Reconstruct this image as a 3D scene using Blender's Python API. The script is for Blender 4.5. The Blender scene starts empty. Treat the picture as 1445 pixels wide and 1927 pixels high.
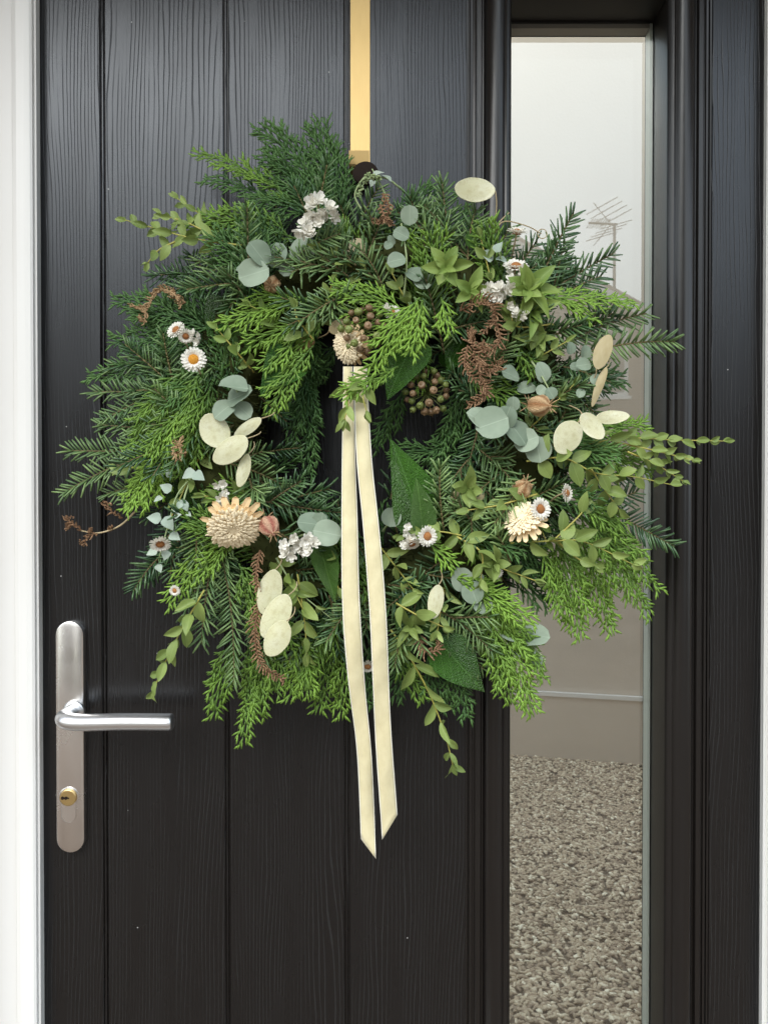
import bpy, math, random
import numpy as np
from mathutils import Vector, Matrix
random.seed(7); np.random.seed(7)
S = bpy.context.scene
COL = S.collection
R = math.radians

# ------------------------------------------------------------------ camera
CAMY, CAMZ, PITCH = 0.91, 1.25, R(0.65)
FPX, CXP, CYP = 1456.0, 722.5, 963.5
cd = bpy.data.cameras.new('camera'); cam = bpy.data.objects.new('camera', cd); COL.objects.link(cam)
cam.location = (0, -CAMY, CAMZ); cam.rotation_euler = (R(90) - PITCH, 0, 0)
cd.sensor_fit = 'VERTICAL'; cd.sensor_height = 36; cd.sensor_width = 27; cd.lens = FPX / 1927 * 36
cd.clip_start = 0.02; cd.clip_end = 2000
cd.dof.use_dof = True; cd.dof.focus_distance = 0.83; cd.dof.aperture_fstop = 28
S.camera = cam

# ------------------------------------------------------------------ sky and sun (overcast)
SUN_EL, SUN_AZ = R(40), R(200)          # azimuth of the sun from +Y, clockwise: high in front of the door
w = bpy.data.worlds.new('World'); S.world = w; w.use_nodes = True
nt = w.node_tree; nt.nodes.clear()
out = nt.nodes.new('ShaderNodeOutputWorld'); bg = nt.nodes.new('ShaderNodeBackground')
sky = nt.nodes.new('ShaderNodeTexSky'); sky.sky_type = 'NISHITA'; sky.sun_disc = False
sky.sun_elevation = SUN_EL; sky.sun_rotation = SUN_AZ; sky.air_density = 2.0; sky.dust_density = 6.0; sky.ozone_density = 1.0
hs = nt.nodes.new('ShaderNodeHueSaturation'); hs.inputs['Saturation'].default_value = 0.8
tc = nt.nodes.new('ShaderNodeTexCoord'); nz = nt.nodes.new('ShaderNodeTexNoise')
nz.inputs['Scale'].default_value = 2.2; nz.inputs['Detail'].default_value = 5
mr = nt.nodes.new('ShaderNodeMapRange')
mr.inputs['From Min'].default_value = 0.3; mr.inputs['From Max'].default_value = 0.7
mr.inputs['To Min'].default_value = 0.88; mr.inputs['To Max'].default_value = 1.12
mu = nt.nodes.new('ShaderNodeMixRGB'); mu.blend_type = 'MULTIPLY'; mu.inputs[0].default_value = 1
tint = nt.nodes.new('ShaderNodeMixRGB'); tint.blend_type = 'MULTIPLY'; tint.inputs[0].default_value = 1
tint.inputs[2].default_value = (4.5, 5.0, 5.55, 1)
L = nt.links.new
gam = nt.nodes.new('ShaderNodeGamma'); gam.inputs[1].default_value = 0.3      # cloud evens the sky out
L(sky.outputs[0], gam.inputs[0]); L(gam.outputs[0], hs.inputs['Color']); L(tc.outputs['Generated'], nz.inputs['Vector']); L(nz.outputs['Fac'], mr.inputs['Value'])
L(hs.outputs[0], mu.inputs[1]); L(mr.outputs[0], mu.inputs[2]); L(mu.outputs[0], tint.inputs[1]); L(tint.outputs[0], bg.inputs[0]); L(bg.outputs[0], out.inputs[0])
bg.inputs['Strength'].default_value = 0.15
sd = bpy.data.lights.new('sun', 'SUN'); sd.energy = 1.0; sd.angle = R(35); sd.color = (1, 0.97, 0.92)
so = bpy.data.objects.new('sun', sd); COL.objects.link(so)
sv = Vector((math.sin(SUN_AZ) * math.cos(SUN_EL), math.cos(SUN_AZ) * math.cos(SUN_EL), math.sin(SUN_EL)))
so.rotation_euler = (-sv).to_track_quat('-Z', 'Y').to_euler()
S.view_settings.view_transform = 'Standard'; S.view_settings.look = 'None'
S.view_settings.gamma = 1; S.view_settings.use_curve_mapping = False
S.view_settings.exposure = 0.87
S.render.engine = 'CYCLES'
S.cycles.max_bounces = 10; S.cycles.transparent_max_bounces = 16; S.cycles.use_denoising = True

# ------------------------------------------------------------------ helpers
def at(px, py, d=0.0):
    """photo measurement -> point on the plane d metres in front of the door face"""
    u = (px - CXP) / FPX; v = (CYP - py) / FPX
    dx = u; dy = math.cos(PITCH) + v * math.sin(PITCH); dz = -math.sin(PITCH) + v * math.cos(PITCH)
    t = (CAMY - d) / dy
    return Vector((t * dx, -d, CAMZ + t * dz))
def pxm(d=0.0):            # metres per photo pixel at depth d
    return (CAMY - d) / FPX
WORLD = {}
def link(o, parent=None, M=None):
    COL.objects.link(o)
    M = M or Matrix.Identity(4)
    if parent is not None:
        o.parent = parent; o.matrix_parent_inverse = WORLD[parent.name].inverted()
    o.matrix_basis = M
    WORLD[o.name] = M
    return o
def tag(o, label=None, cat=None, group=None, kind=None):
    if label: o['label'] = label
    if cat: o['category'] = cat
    if group: o['group'] = group
    if kind: o['kind'] = kind
    return o
def empty(name, loc=(0, 0, 0), parent=None):
    o = bpy.data.objects.new(name, None); o.empty_display_size = 0.05
    return link(o, parent, Matrix.Translation(loc))
def obj(name, me, m, parent=None, M=None):
    if m is not None and len(me.materials) == 0: me.materials.append(m)
    return link(bpy.data.objects.new(name, me), parent, M)
def mesh(name, v, f, smooth=True):
    me = bpy.data.meshes.new(name); me.from_pydata([tuple(p) for p in v], [], [tuple(q) for q in f]); me.update()
    if smooth: me.polygons.foreach_set('use_smooth', [True] * len(me.polygons))
    return me
def mesh_np(name, V, Q, T, attr=None):
    """vertices, quads, tris as numpy arrays"""
    me = bpy.data.meshes.new(name); V = np.asarray(V, np.float32)
    Q = np.asarray(Q, np.int32).reshape(-1, 4); T = np.asarray(T, np.int32).reshape(-1, 3)
    me.vertices.add(len(V)); me.vertices.foreach_set('co', V.ravel())
    li = np.concatenate([Q.ravel(), T.ravel()]); me.loops.add(len(li)); me.loops.foreach_set('vertex_index', li)
    tot = np.concatenate([np.full(len(Q), 4), np.full(len(T), 3)]).astype(np.int32)
    st = np.concatenate([[0], np.cumsum(tot)[:-1]]).astype(np.int32)
    me.polygons.add(len(tot)); me.polygons.foreach_set('loop_start', st); me.polygons.foreach_set('loop_total', tot)
    me.polygons.foreach_set('use_smooth', np.ones(len(tot), bool))
    if attr is not None:
        a = me.attributes.new('tip', 'FLOAT', 'POINT'); a.data.foreach_set('value', np.asarray(attr, np.float32))
    me.update(calc_edges=True); me.validate()
    return me
class Sticks:
    """collects thin tapered flattened twigs / needles and makes ONE mesh of them"""
    def __init__(s): s.a = []; s.b = []; s.r = []; s.n = []; s.t = []; s.fl = []; s.e = []
    def add(s, a, b, r, n, t=0.5, flat=0.5, end=0.12):
        s.a.append(a); s.b.append(b); s.r.append(r); s.n.append(n); s.t.append(t); s.fl.append(flat); s.e.append(end)
    def mesh(s, name, org):
        A = np.array([tuple(x) for x in s.a]) - np.array(org); B = np.array([tuple(x) for x in s.b]) - np.array(org)
        r = np.array(s.r)[:, None]; N = np.array([tuple(x) for x in s.n]); fl = np.array(s.fl)[:, None]; e = np.array(s.e)[:, None]
        ax = B - A; ax /= np.linalg.norm(ax, axis=1, keepdims=True) + 1e-9
        sd_ = np.cross(ax, N); sd_ /= np.linalg.norm(sd_, axis=1, keepdims=True) + 1e-9
        n2 = np.cross(sd_, ax); k = len(A); M_ = A + (B - A) * 0.6
        rows = []
        for c, q in ((A, 0.75), (M_, 1.0), (B, None)):
            rr = r * (q if q is not None else e)
            rows += [c + sd_ * rr, c + n2 * rr * fl, c - sd_ * rr, c - n2 * rr * fl]
        V = np.stack(rows, 1).reshape(-1, 3)
        base = (np.arange(k) * 12)[:, None, None]
        q = []
        for ring in (0, 4):
            for i in range(4):
                j = (i + 1) % 4; q.append([ring + i, ring + j, ring + 4 + j, ring + 4 + i])
        q.append([8, 9, 10, 11]); q.append([3, 2, 1, 0])
        Q = (np.array(q)[None] + base).reshape(-1, 4)
        return mesh_np(name, V, Q, [], np.repeat(np.array(s.t), 12))
def box(x0, x1, y0, y1, z0, z1, bev=0.0):
    """box as (verts, faces); bev chamfers the front (low y) edges in x"""
    if bev:
        P = [(x0, y1), (x0, y0 + bev), (x0 + bev, y0), (x1 - bev, y0), (x1, y0 + bev), (x1, y1)]
    else:
        P = [(x0, y1), (x0, y0), (x1, y0), (x1, y1)]
    n = len(P); v = [(x, y, z0) for x, y in P] + [(x, y, z1) for x, y in P]
    f = [(i, (i + 1) % n, n + (i + 1) % n, n + i) for i in range(n)] + [tuple(reversed(range(n))), tuple(range(n, 2 * n))]
    return v, f
def boxes(name, lst, smooth=False):
    V = []; F = []
    for b in lst:
        v, f = box(*b); o = len(V); V += v; F += [tuple(i + o for i in q) for q in f]
    return mesh(name, V, F, smooth)
def tube(pts, rad, n=8, flat=1.0, cap=True, up=Vector((0, 0, 1))):
    pts = [Vector(p) for p in pts]; V = []; F = []; k = len(pts)
    rad = rad if hasattr(rad, '__len__') else [rad] * k
    prev = None
    for i, p in enumerate(pts):
        t = (pts[min(i + 1, k - 1)] - pts[max(i - 1, 0)]).normalized()
        if prev is None:
            a = t.cross(up); a = a if a.length > 1e-3 else t.cross(Vector((1, 0, 0))); a.normalize()
        else:
            a = (prev - t * prev.dot(t)).normalized()
        prev = a; b = t.cross(a)
        for j in range(n):
            th = 2 * math.pi * j / n
            V.append(p + a * math.cos(th) * rad[i] + b * math.sin(th) * rad[i] * flat)
    for i in range(k - 1):
        for j in range(n):
            F.append((i * n + j, i * n + (j + 1) % n, (i + 1) * n + (j + 1) % n, (i + 1) * n + j))
    if cap:
        F.append(tuple(reversed(range(n)))); F.append(tuple(range((k - 1) * n, k * n)))
    return V, F
def bez(B, C, T, n):
    return [B * (1 - t) ** 2 + C * 2 * t * (1 - t) + T * t * t for t in [i / n for i in range(n + 1)]]
def catmull(P, n=8):
    P = [Vector(p) for p in P]; Q = [P[0] * 2 - P[1]] + P + [P[-1] * 2 - P[-2]]; o = []
    for i in range(1, len(Q) - 2):
        for k in range(n):
            t = k / n; a, b, c, d = Q[i - 1], Q[i], Q[i + 1], Q[i + 2]
            o.append(0.5 * ((2 * b) + (c - a) * t + (2 * a - 5 * b + 4 * c - d) * t * t + (3 * b - a - 3 * c + d) * t ** 3))
    o.append(P[-1]); return o
def lathe(prof, n=16, jitter=0.0):
    """profile [(r, z)] about Z"""
    V = []; F = []
    for r, z in prof:
        for j in range(n):
            th = 2 * math.pi * j / n; rr = r * (1 + jitter * random.uniform(-1, 1)); V.append((rr * math.cos(th), rr * math.sin(th), z))
    for i in range(len(prof) - 1):
        for j in range(n): F.append((i * n + j, i * n + (j + 1) % n, (i + 1) * n + (j + 1) % n, (i + 1) * n + j))
    F.append(tuple(reversed(range(n)))); F.append(tuple(range((len(prof) - 1) * n, len(prof) * n)))
    return V, F
def frame_of(y_dir, z_dir, loc, sx=1, sy=1, sz=1):
    """matrix whose local Y runs along y_dir and local Z near z_dir"""
    y = Vector(y_dir).normalized(); z = Vector(z_dir); x = y.cross(z)
    if x.length < 1e-4: x = y.cross(Vector((0.3, 0.2, 1)))
    x.normalize(); z = x.cross(y)
    M = Matrix((x * sx, y * sy, z * sz)).transposed().to_4x4(); M.translation = loc
    return M
def rv(a): return Vector((random.uniform(-a, a), random.uniform(-a, a), random.uniform(-a, a)))
U = random.uniform

# ------------------------------------------------------------------ materials
class Mat:
    def __init__(s, name, col=(0.5, 0.5, 0.5), rough=0.5, metal=0.0, spec=0.5):
        s.m = bpy.data.materials.new(name); s.m.use_nodes = True; s.t = s.m.node_tree
        s.b = s.t.nodes['Principled BSDF']; s.o = s.t.nodes['Material Output']
        s.b.inputs['Base Color'].default_value = (*col, 1); s.b.inputs['Roughness'].default_value = rough
        s.b.inputs['Metallic'].default_value = metal; s.b.inputs['Specular IOR Level'].default_value = spec
    def n(s, typ, **kw):
        x = s.t.nodes.new('ShaderNode' + typ)
        for k, v in kw.items():
            if k in x.inputs: x.inputs[k].default_value = v
            else: setattr(x, k, v)
        return x
    def l(s, a, b): s.t.links.new(a, b)
    def math(s, op, a, b=None, c=None):
        x = s.n('Math', operation=op)
        for i, v in enumerate((a, b, c)):
            if v is None: continue
            if hasattr(v, 'is_output'): s.l(v, x.inputs[i])
            else: x.inputs[i].default_value = v
        return x.outputs[0]
    def coords(s, kind='Object', scale=(1, 1, 1), rand=0.0):
        t = s.n('TexCoord'); mp = s.n('Mapping'); mp.inputs['Scale'].default_value = scale
        s.l(t.outputs[kind], mp.inputs['Vector'])
        if rand:
            oi = s.n('ObjectInfo'); k = s.math('MULTIPLY', oi.outputs['Random'], rand); s.l(k, mp.inputs['Location'])
        return mp.outputs[0]
    def noise(s, vec, scale, detail=3, rough=0.5):
        x = s.n('TexNoise', Scale=scale, Detail=detail, Roughness=rough); s.l(vec, x.inputs['Vector']); return x.outputs['Fac']
    def ramp(s, fac, stops):
        x = s.n('ValToRGB'); e = x.color_ramp.elements
        while len(e) < len(stops): e.new(0.5)
        for q, (p, c) in zip(e, stops): q.position = p; q.color = (*c, 1)
        s.l(fac, x.inputs[0]); return x.outputs[0]
    def mix(s, fac, a, b, mode='MIX'):
        x = s.n('MixRGB', blend_type=mode)
        for i, v in ((0, fac), (1, a), (2, b)):
            if hasattr(v, 'is_output'): s.l(v, x.inputs[i])
            elif isinstance(v, tuple): x.inputs[i].default_value = (*v, 1)
            else: x.inputs[i].default_value = v
        return x.outputs[0]
    def bump(s, h, dist, strength=1.0, prev=None):
        x = s.n('Bump', Strength=strength, Distance=dist); s.l(h, x.inputs['Height'])
        if prev is not None: s.l(prev, x.inputs['Normal'])
        s.l(x.outputs[0], s.b.inputs['Normal']); return x.outputs[0]
    def color(s, c): s.l(c, s.b.inputs['Base Color'])
    def translucent(s, col, fac):
        tr = s.n('BsdfTranslucent'); mx = s.n('MixShader'); mx.inputs[0].default_value = fac
        if hasattr(col, 'is_output'): s.l(col, tr.inputs[0])
        else: tr.inputs[0].default_value = (*col, 1)
        s.l(s.b.outputs[0], mx.inputs[1]); s.l(tr.outputs[0], mx.inputs[2]); s.l(mx.outputs[0], s.o.inputs['Surface'])

def plant_mat(name, c0, c1, rough=0.5, trans=0.2, spec=0.4, scale=60, attr=False, blotch=0.35, bump=0.0, vein=0):
    """natural green: c0..c1 varies leaf by leaf and with fine blotches; attr: young growth at the twig ends is c1"""
    m = Mat(name, c0, rough, 0, spec); v = m.coords('Object', rand=13.0)
    oi = m.n('ObjectInfo'); nzv = m.noise(v, scale, 3)
    if attr:
        a = m.n('Attribute', attribute_name='tip'); f = m.math('ADD', a.outputs['Fac'], m.math('MULTIPLY', m.math('SUBTRACT', nzv, 0.5), blotch))
    else:
        f = m.math('ADD', m.math('MULTIPLY', oi.outputs['Random'], 1 - blotch), m.math('MULTIPLY', nzv, blotch))
    f = m.math('MINIMUM', m.math('MAXIMUM', f, 0.0), 1.0)
    c = m.mix(f, c0, c1)
    if vein:      # midrib and side veins in the leaf's own coordinates
        sp = m.n('SeparateXYZ'); m.l(m.coords('Object'), sp.inputs[0]); ax_ = m.math('ABSOLUTE', sp.outputs['X'])
        rib = m.math('LESS_THAN', ax_, .014)
        w_ = m.math('SINE', m.math('MULTIPLY', m.math('SUBTRACT', sp.outputs['Y'], m.math('MULTIPLY', ax_, 0.95)), 34.0))
        sv_ = m.math('MULTIPLY', m.math('GREATER_THAN', w_, .965), .6)
        vv = m.math('MAXIMUM', rib, sv_ if vein > 1 else rib)
        c = m.mix(m.math('MULTIPLY', vv, .5 if vein > 1 else .22), c, tuple(min(1, q * 1.5 + .05) for q in c1))
    m.color(c); m.translucent(c, trans)
    if bump: m.bump(m.noise(v, scale * 8, 2), bump, 0.6)
    return m.m

def door_paint():
    m = Mat('black_door_paint', (0.0068, 0.0055, 0.0049), 0.33, 0, 0.5)
    v = m.coords('Object', rand=7.0); sp = m.n('SeparateXYZ'); m.l(v, sp.inputs[0])
    lo = m.noise(m.coords('Object', (9, 9, 1.3), rand=7.0), 1.0, 2); hi = m.noise(m.coords('Object', (60, 60, 7), rand=7.0), 1.0, 2)
    x = m.math('ADD', sp.outputs['X'], m.math('MULTIPLY', lo, 0.06)); x = m.math('ADD', x, m.math('MULTIPLY', hi, 0.0075))
    ph = m.math('MULTIPLY', x, 2 * math.pi / 0.0047); sn = m.math('SINE', ph)
    g = m.n('MapRange', interpolation_type='SMOOTHSTEP'); g.inputs['From Min'].default_value = 0.72; g.inputs['From Max'].default_value = 1.0; m.l(sn, g.inputs['Value'])
    br = m.n('MapRange', interpolation_type='SMOOTHSTEP'); br.inputs['From Min'].default_value = 0.30; br.inputs['From Max'].default_value = 0.55
    m.l(m.noise(m.coords('Object', (45, 45, 4.5), rand=11.0), 1.0, 3), br.inputs['Value'])
    groove = m.math('MULTIPLY', g.outputs[0], br.outputs[0])
    fine = m.noise(m.coords('Object', (700, 700, 90), rand=5.0), 1.0, 3)
    pit = m.noise(v, 900, 2)
    h = m.math('SUBTRACT', m.math('ADD', m.math('MULTIPLY', fine, 0.16), m.math('MULTIPLY', pit, 0.16)), groove)
    m.bump(h, 0.00042, 0.55)
    # specks of dust and tiny paint nibs
    vo = m.n('TexVoronoi', Scale=70.0); m.l(v, vo.inputs['Vector'])
    wn = m.n('TexWhiteNoise'); m.l(vo.outputs['Position'], wn.inputs['Vector'])
    sm = m.math('MULTIPLY', m.math('LESS_THAN', vo.outputs['Distance'], 0.055), m.math('GREATER_THAN', wn.outputs['Value'], 0.965))
    m.color(m.mix(sm, m.mix(groove, (0.0068, 0.0055, 0.0049), (0.0125, 0.0115, 0.0105)), (0.35, 0.35, 0.34)))
    rg = m.noise(m.coords('Object', (14, 14, 6)), 1.0, 4)
    m.l(m.math('ADD', m.math('ADD', m.math('MULTIPLY', rg, 0.14), 0.20), m.math('MULTIPLY', groove, 0.25)), m.b.inputs['Roughness'])
    m.b.inputs['Specular Tint'].default_value = (0.88, 0.93, 1.0, 1)
    return m.m
def smooth_paint():
    m = Mat('black_moulding_paint', (0.0068, 0.0055, 0.0049), 0.3, 0, 0.5)
    v = m.coords('Object'); m.bump(m.noise(m.coords('Object', (500, 500, 60)), 1.0, 3), 0.00022, 0.6)
    m.l(m.math('ADD', m.math('MULTIPLY', m.noise(v, 12, 3), 0.14), 0.24), m.b.inputs['Roughness'])
    return m.m
def upvc():
    m = Mat('white_upvc', (0.80, 0.80, 0.78), 0.38); v = m.coords('Object')
    m.color(m.mix(m.noise(v, 7, 5), (0.76, 0.755, 0.735), (0.71, 0.70, 0.675))); m.bump(m.noise(v, 300, 2), 0.0001, 0.4); return m.m
def satin_steel():
    m = Mat('satin_steel', (0.74, 0.71, 0.685), 0.2, 1.0); v = m.coords('Object')
    n1 = m.noise(m.coords('Object', (40, 40, 40)), 1.0, 4, 0.6)
    m.l(m.math('ADD', m.math('MULTIPLY', n1, 0.16), 0.17), m.b.inputs['Roughness'])
    m.bump(m.noise(v, 90, 3), 0.0002, 0.3); return m.m
def brushed_lever():
    m = Mat('brushed_aluminium', (0.72, 0.72, 0.73), 0.36, 1.0)
    m.bump(m.noise(m.coords('Object', (30, 900, 900)), 1.0, 3), 0.00008, 0.5); return m.m
def brass(name='brushed_brass', rough=0.3):
    m = Mat(name, (0.84, 0.60, 0.24), rough, 1.0)
    n = m.noise(m.coords('Object', (1500, 60, 40)), 1.0, 3)
    m.l(m.math('ADD', m.math('MULTIPLY', n, 0.2), rough + 0.1), m.b.inputs['Roughness'])
    m.color(m.mix(m.noise(m.coords('Object'), 14, 4), (0.59, 0.43, 0.20), (0.52, 0.365, 0.155))); return m.m
def glass_mat(name='pane_glass', k=1.5, c=0.085):
    m = Mat(name); t = m.t
    tr = m.n('BsdfTransparent'); tr.inputs[0].default_value = (0.93, 0.95, 0.93, 1)
    gl = m.n('BsdfGlossy'); gl.inputs['Roughness'].default_value = 0.0; gl.inputs[0].default_value = (0.98, 1, 0.98, 1)
    fr = m.n('Fresnel', IOR=1.5); mx = m.n('MixShader')
    f = m.math('MINIMUM', m.math('ADD', m.math('MULTIPLY', fr.outputs[0], k), c), 0.95)
    m.l(f, mx.inputs[0]); m.l(tr.outputs[0], mx.inputs[1]); m.l(gl.outputs[0], mx.inputs[2]); m.l(mx.outputs[0], m.o.inputs['Surface'])
    return m.m
def velvet():
    m = Mat('cream_velvet', (0.78, 0.69, 0.42), 0.85, 0, 0.1); v = m.coords('Object')
    m.b.inputs['Sheen Weight'].default_value = 0.5; m.b.inputs['Sheen Roughness'].default_value = 0.4
    n = m.noise(m.coords('Object', (110, 110, 60)), 1.0, 5, .65)
    c = m.mix(n, (0.60, 0.52, 0.30), (0.80, 0.73, 0.49)); m.color(c); m.bump(m.noise(v, 1500, 2), 0.0003, 0.5); m.translucent(c, 0.12); return m.m
def brick_mat(name, c1, c2, mortar, scale=1.0):
    m = Mat(name, c1, 0.85); t = m.n('TexCoord'); mp = m.n('Mapping'); mp.inputs['Rotation'].default_value = (R(90), 0, 0)
    m.l(t.outputs['Object'], mp.inputs[0]); b = m.n('TexBrick'); m.l(mp.outputs[0], b.inputs['Vector'])
    b.inputs['Color1'].default_value = (*c1, 1); b.inputs['Color2'].default_value = (*c2, 1); b.inputs['Mortar'].default_value = (*mortar, 1)
    b.inputs['Scale'].default_value = 1.0; b.inputs['Brick Width'].default_value = 0.225; b.inputs['Row Height'].default_value = 0.075; b.inputs['Mortar Size'].default_value = 0.008
    m.color(m.mix(m.math('MULTIPLY', m.noise(m.coords('Object'), 3, 4), 0.5), b.outputs[0], (c1[0] * 0.6, c1[1] * 0.6, c1[2] * 0.6)))
    m.bump(b.outputs['Fac'], -0.006, 0.6); return m.m
def ground_mat(name, c0, c1, scale, rough=0.9):
    m = Mat(name, c0, rough); v = m.coords('Object'); n = m.math('ADD', m.math('MULTIPLY', m.noise(v, scale, 6, 0.7), 0.6), m.math('MULTIPLY', m.noise(v, scale * 0.07, 4), 0.4))
    m.color(m.ramp(n, [(0.35, c0), (0.65, c1)])); m.bump(m.noise(v, scale * 2, 3), 0.004, 0.6); return m.m
def carpet_mat():
    m = Mat('carpet_yarn', (0.36, 0.29, 0.21), 0.95, 0, 0.1)
    a = m.n('Attribute', attribute_name='tip')
    c = m.ramp(a.outputs['Fac'], [(0.0, (0.33, 0.25, 0.175)), (0.5, (0.55, 0.44, 0.31)), (0.8, (0.74, 0.63, 0.46)), (1.0, (0.92, 0.83, 0.64))]); m.color(c)
    return m.m

M_DOOR, M_MOULD, M_WHITE, M_STEEL, M_LEVER, M_BRASS, M_GLASS = door_paint(), smooth_paint(), upvc(), satin_steel(), brushed_lever(), brass(), glass_mat()
M_BRASS2 = brass('polished_brass', 0.22)
M_GASKET = Mat('rubber_gasket', (0.015, 0.015, 0.016), 0.6).m
M_DARK = Mat('felt_keyhole_dark', (0.018, 0.012, 0.009), 0.9, 0, 0.15).m
M_SPACER = Mat('spacer_bar', (0.55, 0.58, 0.53), 0.35, 0.3).m
M_SPACER2 = Mat('spacer_bar_brown', (0.3, 0.27, 0.24), 0.5, 0.2).m
M_VELVET = velvet()
M_SATIN = Mat('satin_edge', (0.80, 0.77, 0.67), 0.4).m
M_STUCCO = ground_mat('pale_render', (0.72, 0.69, 0.65), (0.78, 0.755, 0.72), 60)

# ================================================================== THE SETTING
def sheet(name, x0, x1, y0, y1, z, m, n=1):
    return obj(name, mesh(name, [(x0, y0, z), (x1, y0, z), (x1, y1, z), (x0, y1, z)], [(0, 1, 2, 3)], False), m)
tag(sheet('ground', -400, 400, -500, -0.3, -0.02, ground_mat('grass_ground', (0.05, 0.075, 0.03), (0.09, 0.11, 0.045), 4)), kind='structure')
tag(sheet('driveway', -40, 40, -10.5, -0.28, 0.06, ground_mat('buff_gravel', (0.10, 0.075, 0.055), (0.24, 0.185, 0.14), 20)), kind='structure')
def slab(name, x0, x1, y0, y1, z0, z1, m, label=None, cat=None, kind=None):
    return tag(obj(name, boxes(name, [(x0, x1, y0, y1, z0, z1)]), m), label, cat, None, kind)
M_CONC = ground_mat('concrete', (0.30, 0.285, 0.26), (0.38, 0.36, 0.33), 30)
slab('pavement', -200, 200, -12.2, -10.5, -0.02, 0.1, M_CONC, kind='structure')
slab('doorstep', -0.75, 0.75, -0.33, -0.04, 0.0, 0.1, M_CONC, kind='structure')

# opposite houses: they show only as reflections in the pane and the gloss of the door
M_BRICK = brick_mat('brown_brick', (0.20, 0.135, 0.095), (0.25, 0.17, 0.12), (0.3, 0.27, 0.23))
M_TILE = ground_mat('roof_tile', (0.15, 0.11, 0.09), (0.22, 0.17, 0.14), 12)
M_WINDOW = Mat('window_dark', (0.05, 0.055, 0.06), 0.08).m
M_TRIM = Mat('white_trim', (0.8, 0.8, 0.78), 0.5).m
def far_house(label, cx, yf, half, eave, ridge, depth, wins):
    h = empty('brick_house', (cx, yf, 0))
    x0, x1 = cx - half, cx + half; y0, y1 = yf - depth, yf
    P = [(x0, 0), (x1, 0), (x1, eave), (cx, ridge), (x0, eave)]
    v = [(x, y1, z) for x, z in P] + [(x, y0, z) for x, z in P]
    f = [(0, 1, 2, 3, 4), (9, 8, 7, 6, 5)] + [(i, 5 + i, 5 + (i + 1) % 5, (i + 1) % 5) for i in range(5)]
    obj('wall', mesh('wall', v, f, False), M_BRICK, h)
    for s in (-1, 1):
        ex = cx + s * (half + 0.35); sl = (ridge - eave) / half; ez = eave - sl * 0.35
        vv = []
        for y in (y1 + 0.3, y0 - 0.3):
            vv += [(cx, y, ridge + 0.03), (ex, y, ez + 0.03), (ex, y, ez + 0.22), (cx, y, ridge + 0.22)]
        obj('roof', mesh('roof', vv, [(0, 1, 2, 3), (7, 6, 5, 4), (0, 4, 5, 1), (3, 2, 6, 7), (1, 5, 6, 2), (0, 3, 7, 4)], False), M_TILE, h)
        vv = []
        for y in (y1 + 0.34, y1 + 0.305):
            vv += [(cx, y, ridge - 0.14), (ex, y, ez - 0.14), (ex, y, ez + 0.1), (cx, y, ridge + 0.1)]
        obj('bargeboard', mesh('bargeboard', vv, [(0, 1, 2, 3), (7, 6, 5, 4), (0, 4, 5, 1), (3, 2, 6, 7), (1, 5, 6, 2), (0, 3, 7, 4)], False), M_TRIM, h)
    for (a, b, c, d_) in wins:
        t = 0.09
        fr = obj('window', boxes('window', [(cx + a, cx + a + t, yf - 0.02, yf + 0.06, c, d_), (cx + b - t, cx + b, yf - 0.02, yf + 0.06, c, d_),
                (cx + a + t, cx + b - t, yf - 0.02, yf + 0.058, c, c + t), (cx + a + t, cx + b - t, yf - 0.02, yf + 0.058, d_ - t, d_)]), M_TRIM, h)
        obj('pane', boxes('pane', [(cx + a + t, cx + b - t, yf - 0.01, yf + 0.02, c + t, d_ - t)]), M_WINDOW, fr)
        obj('sill', boxes('sill', [(cx + a - 0.06, cx + b + 0.06, yf, yf + 0.12, c - 0.08, c)]), M_TRIM, fr)
    return tag(h, label, 'house', 'houses across the road')
FAR = 18.0
def far(px, py):           # a measured reflection, put back where the thing stands on our side of the door
    p = at(px, py, -FAR); return Vector((p.x, -FAR, p.z))
pk, ev = far(880, 418), far(1262, 622)
w0, w1 = far(1085, 615), far(1182, 745)
far_house('brown brick gabled house with a white framed window, mirrored in the pane', pk.x, -FAR, ev.x - pk.x, ev.z, pk.z, 8.5,
          [(w0.x - pk.x, w1.x - pk.x, w1.z, w0.z), (-3.6, -2.1, 3.6, 4.9), (-3.6, -1.4, 1.0, 2.4), (w0.x - pk.x - 0.4, w1.x - pk.x, 0.95, 2.3)])
far_house('brown brick house across the road, beyond the left end of the mirrored one', pk.x - 12.5, -FAR - 0.8, 4.7, 5.3, 7.6, 8.5, [(-3.4, -1.8, 3.5, 4.8), (1.6, 3.2, 3.5, 4.8), (-3.4, -1.4, 1.0, 2.3)])
far_house('brown brick house across the road, beyond the right end of the mirrored one', pk.x + 13.0, -FAR - 0.5, 4.7, 5.2, 7.5, 8.5, [(-3.4, -1.8, 3.5, 4.8), (1.6, 3.2, 3.5, 4.8), (-3.4, -1.4, 1.0, 2.3)])
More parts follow.
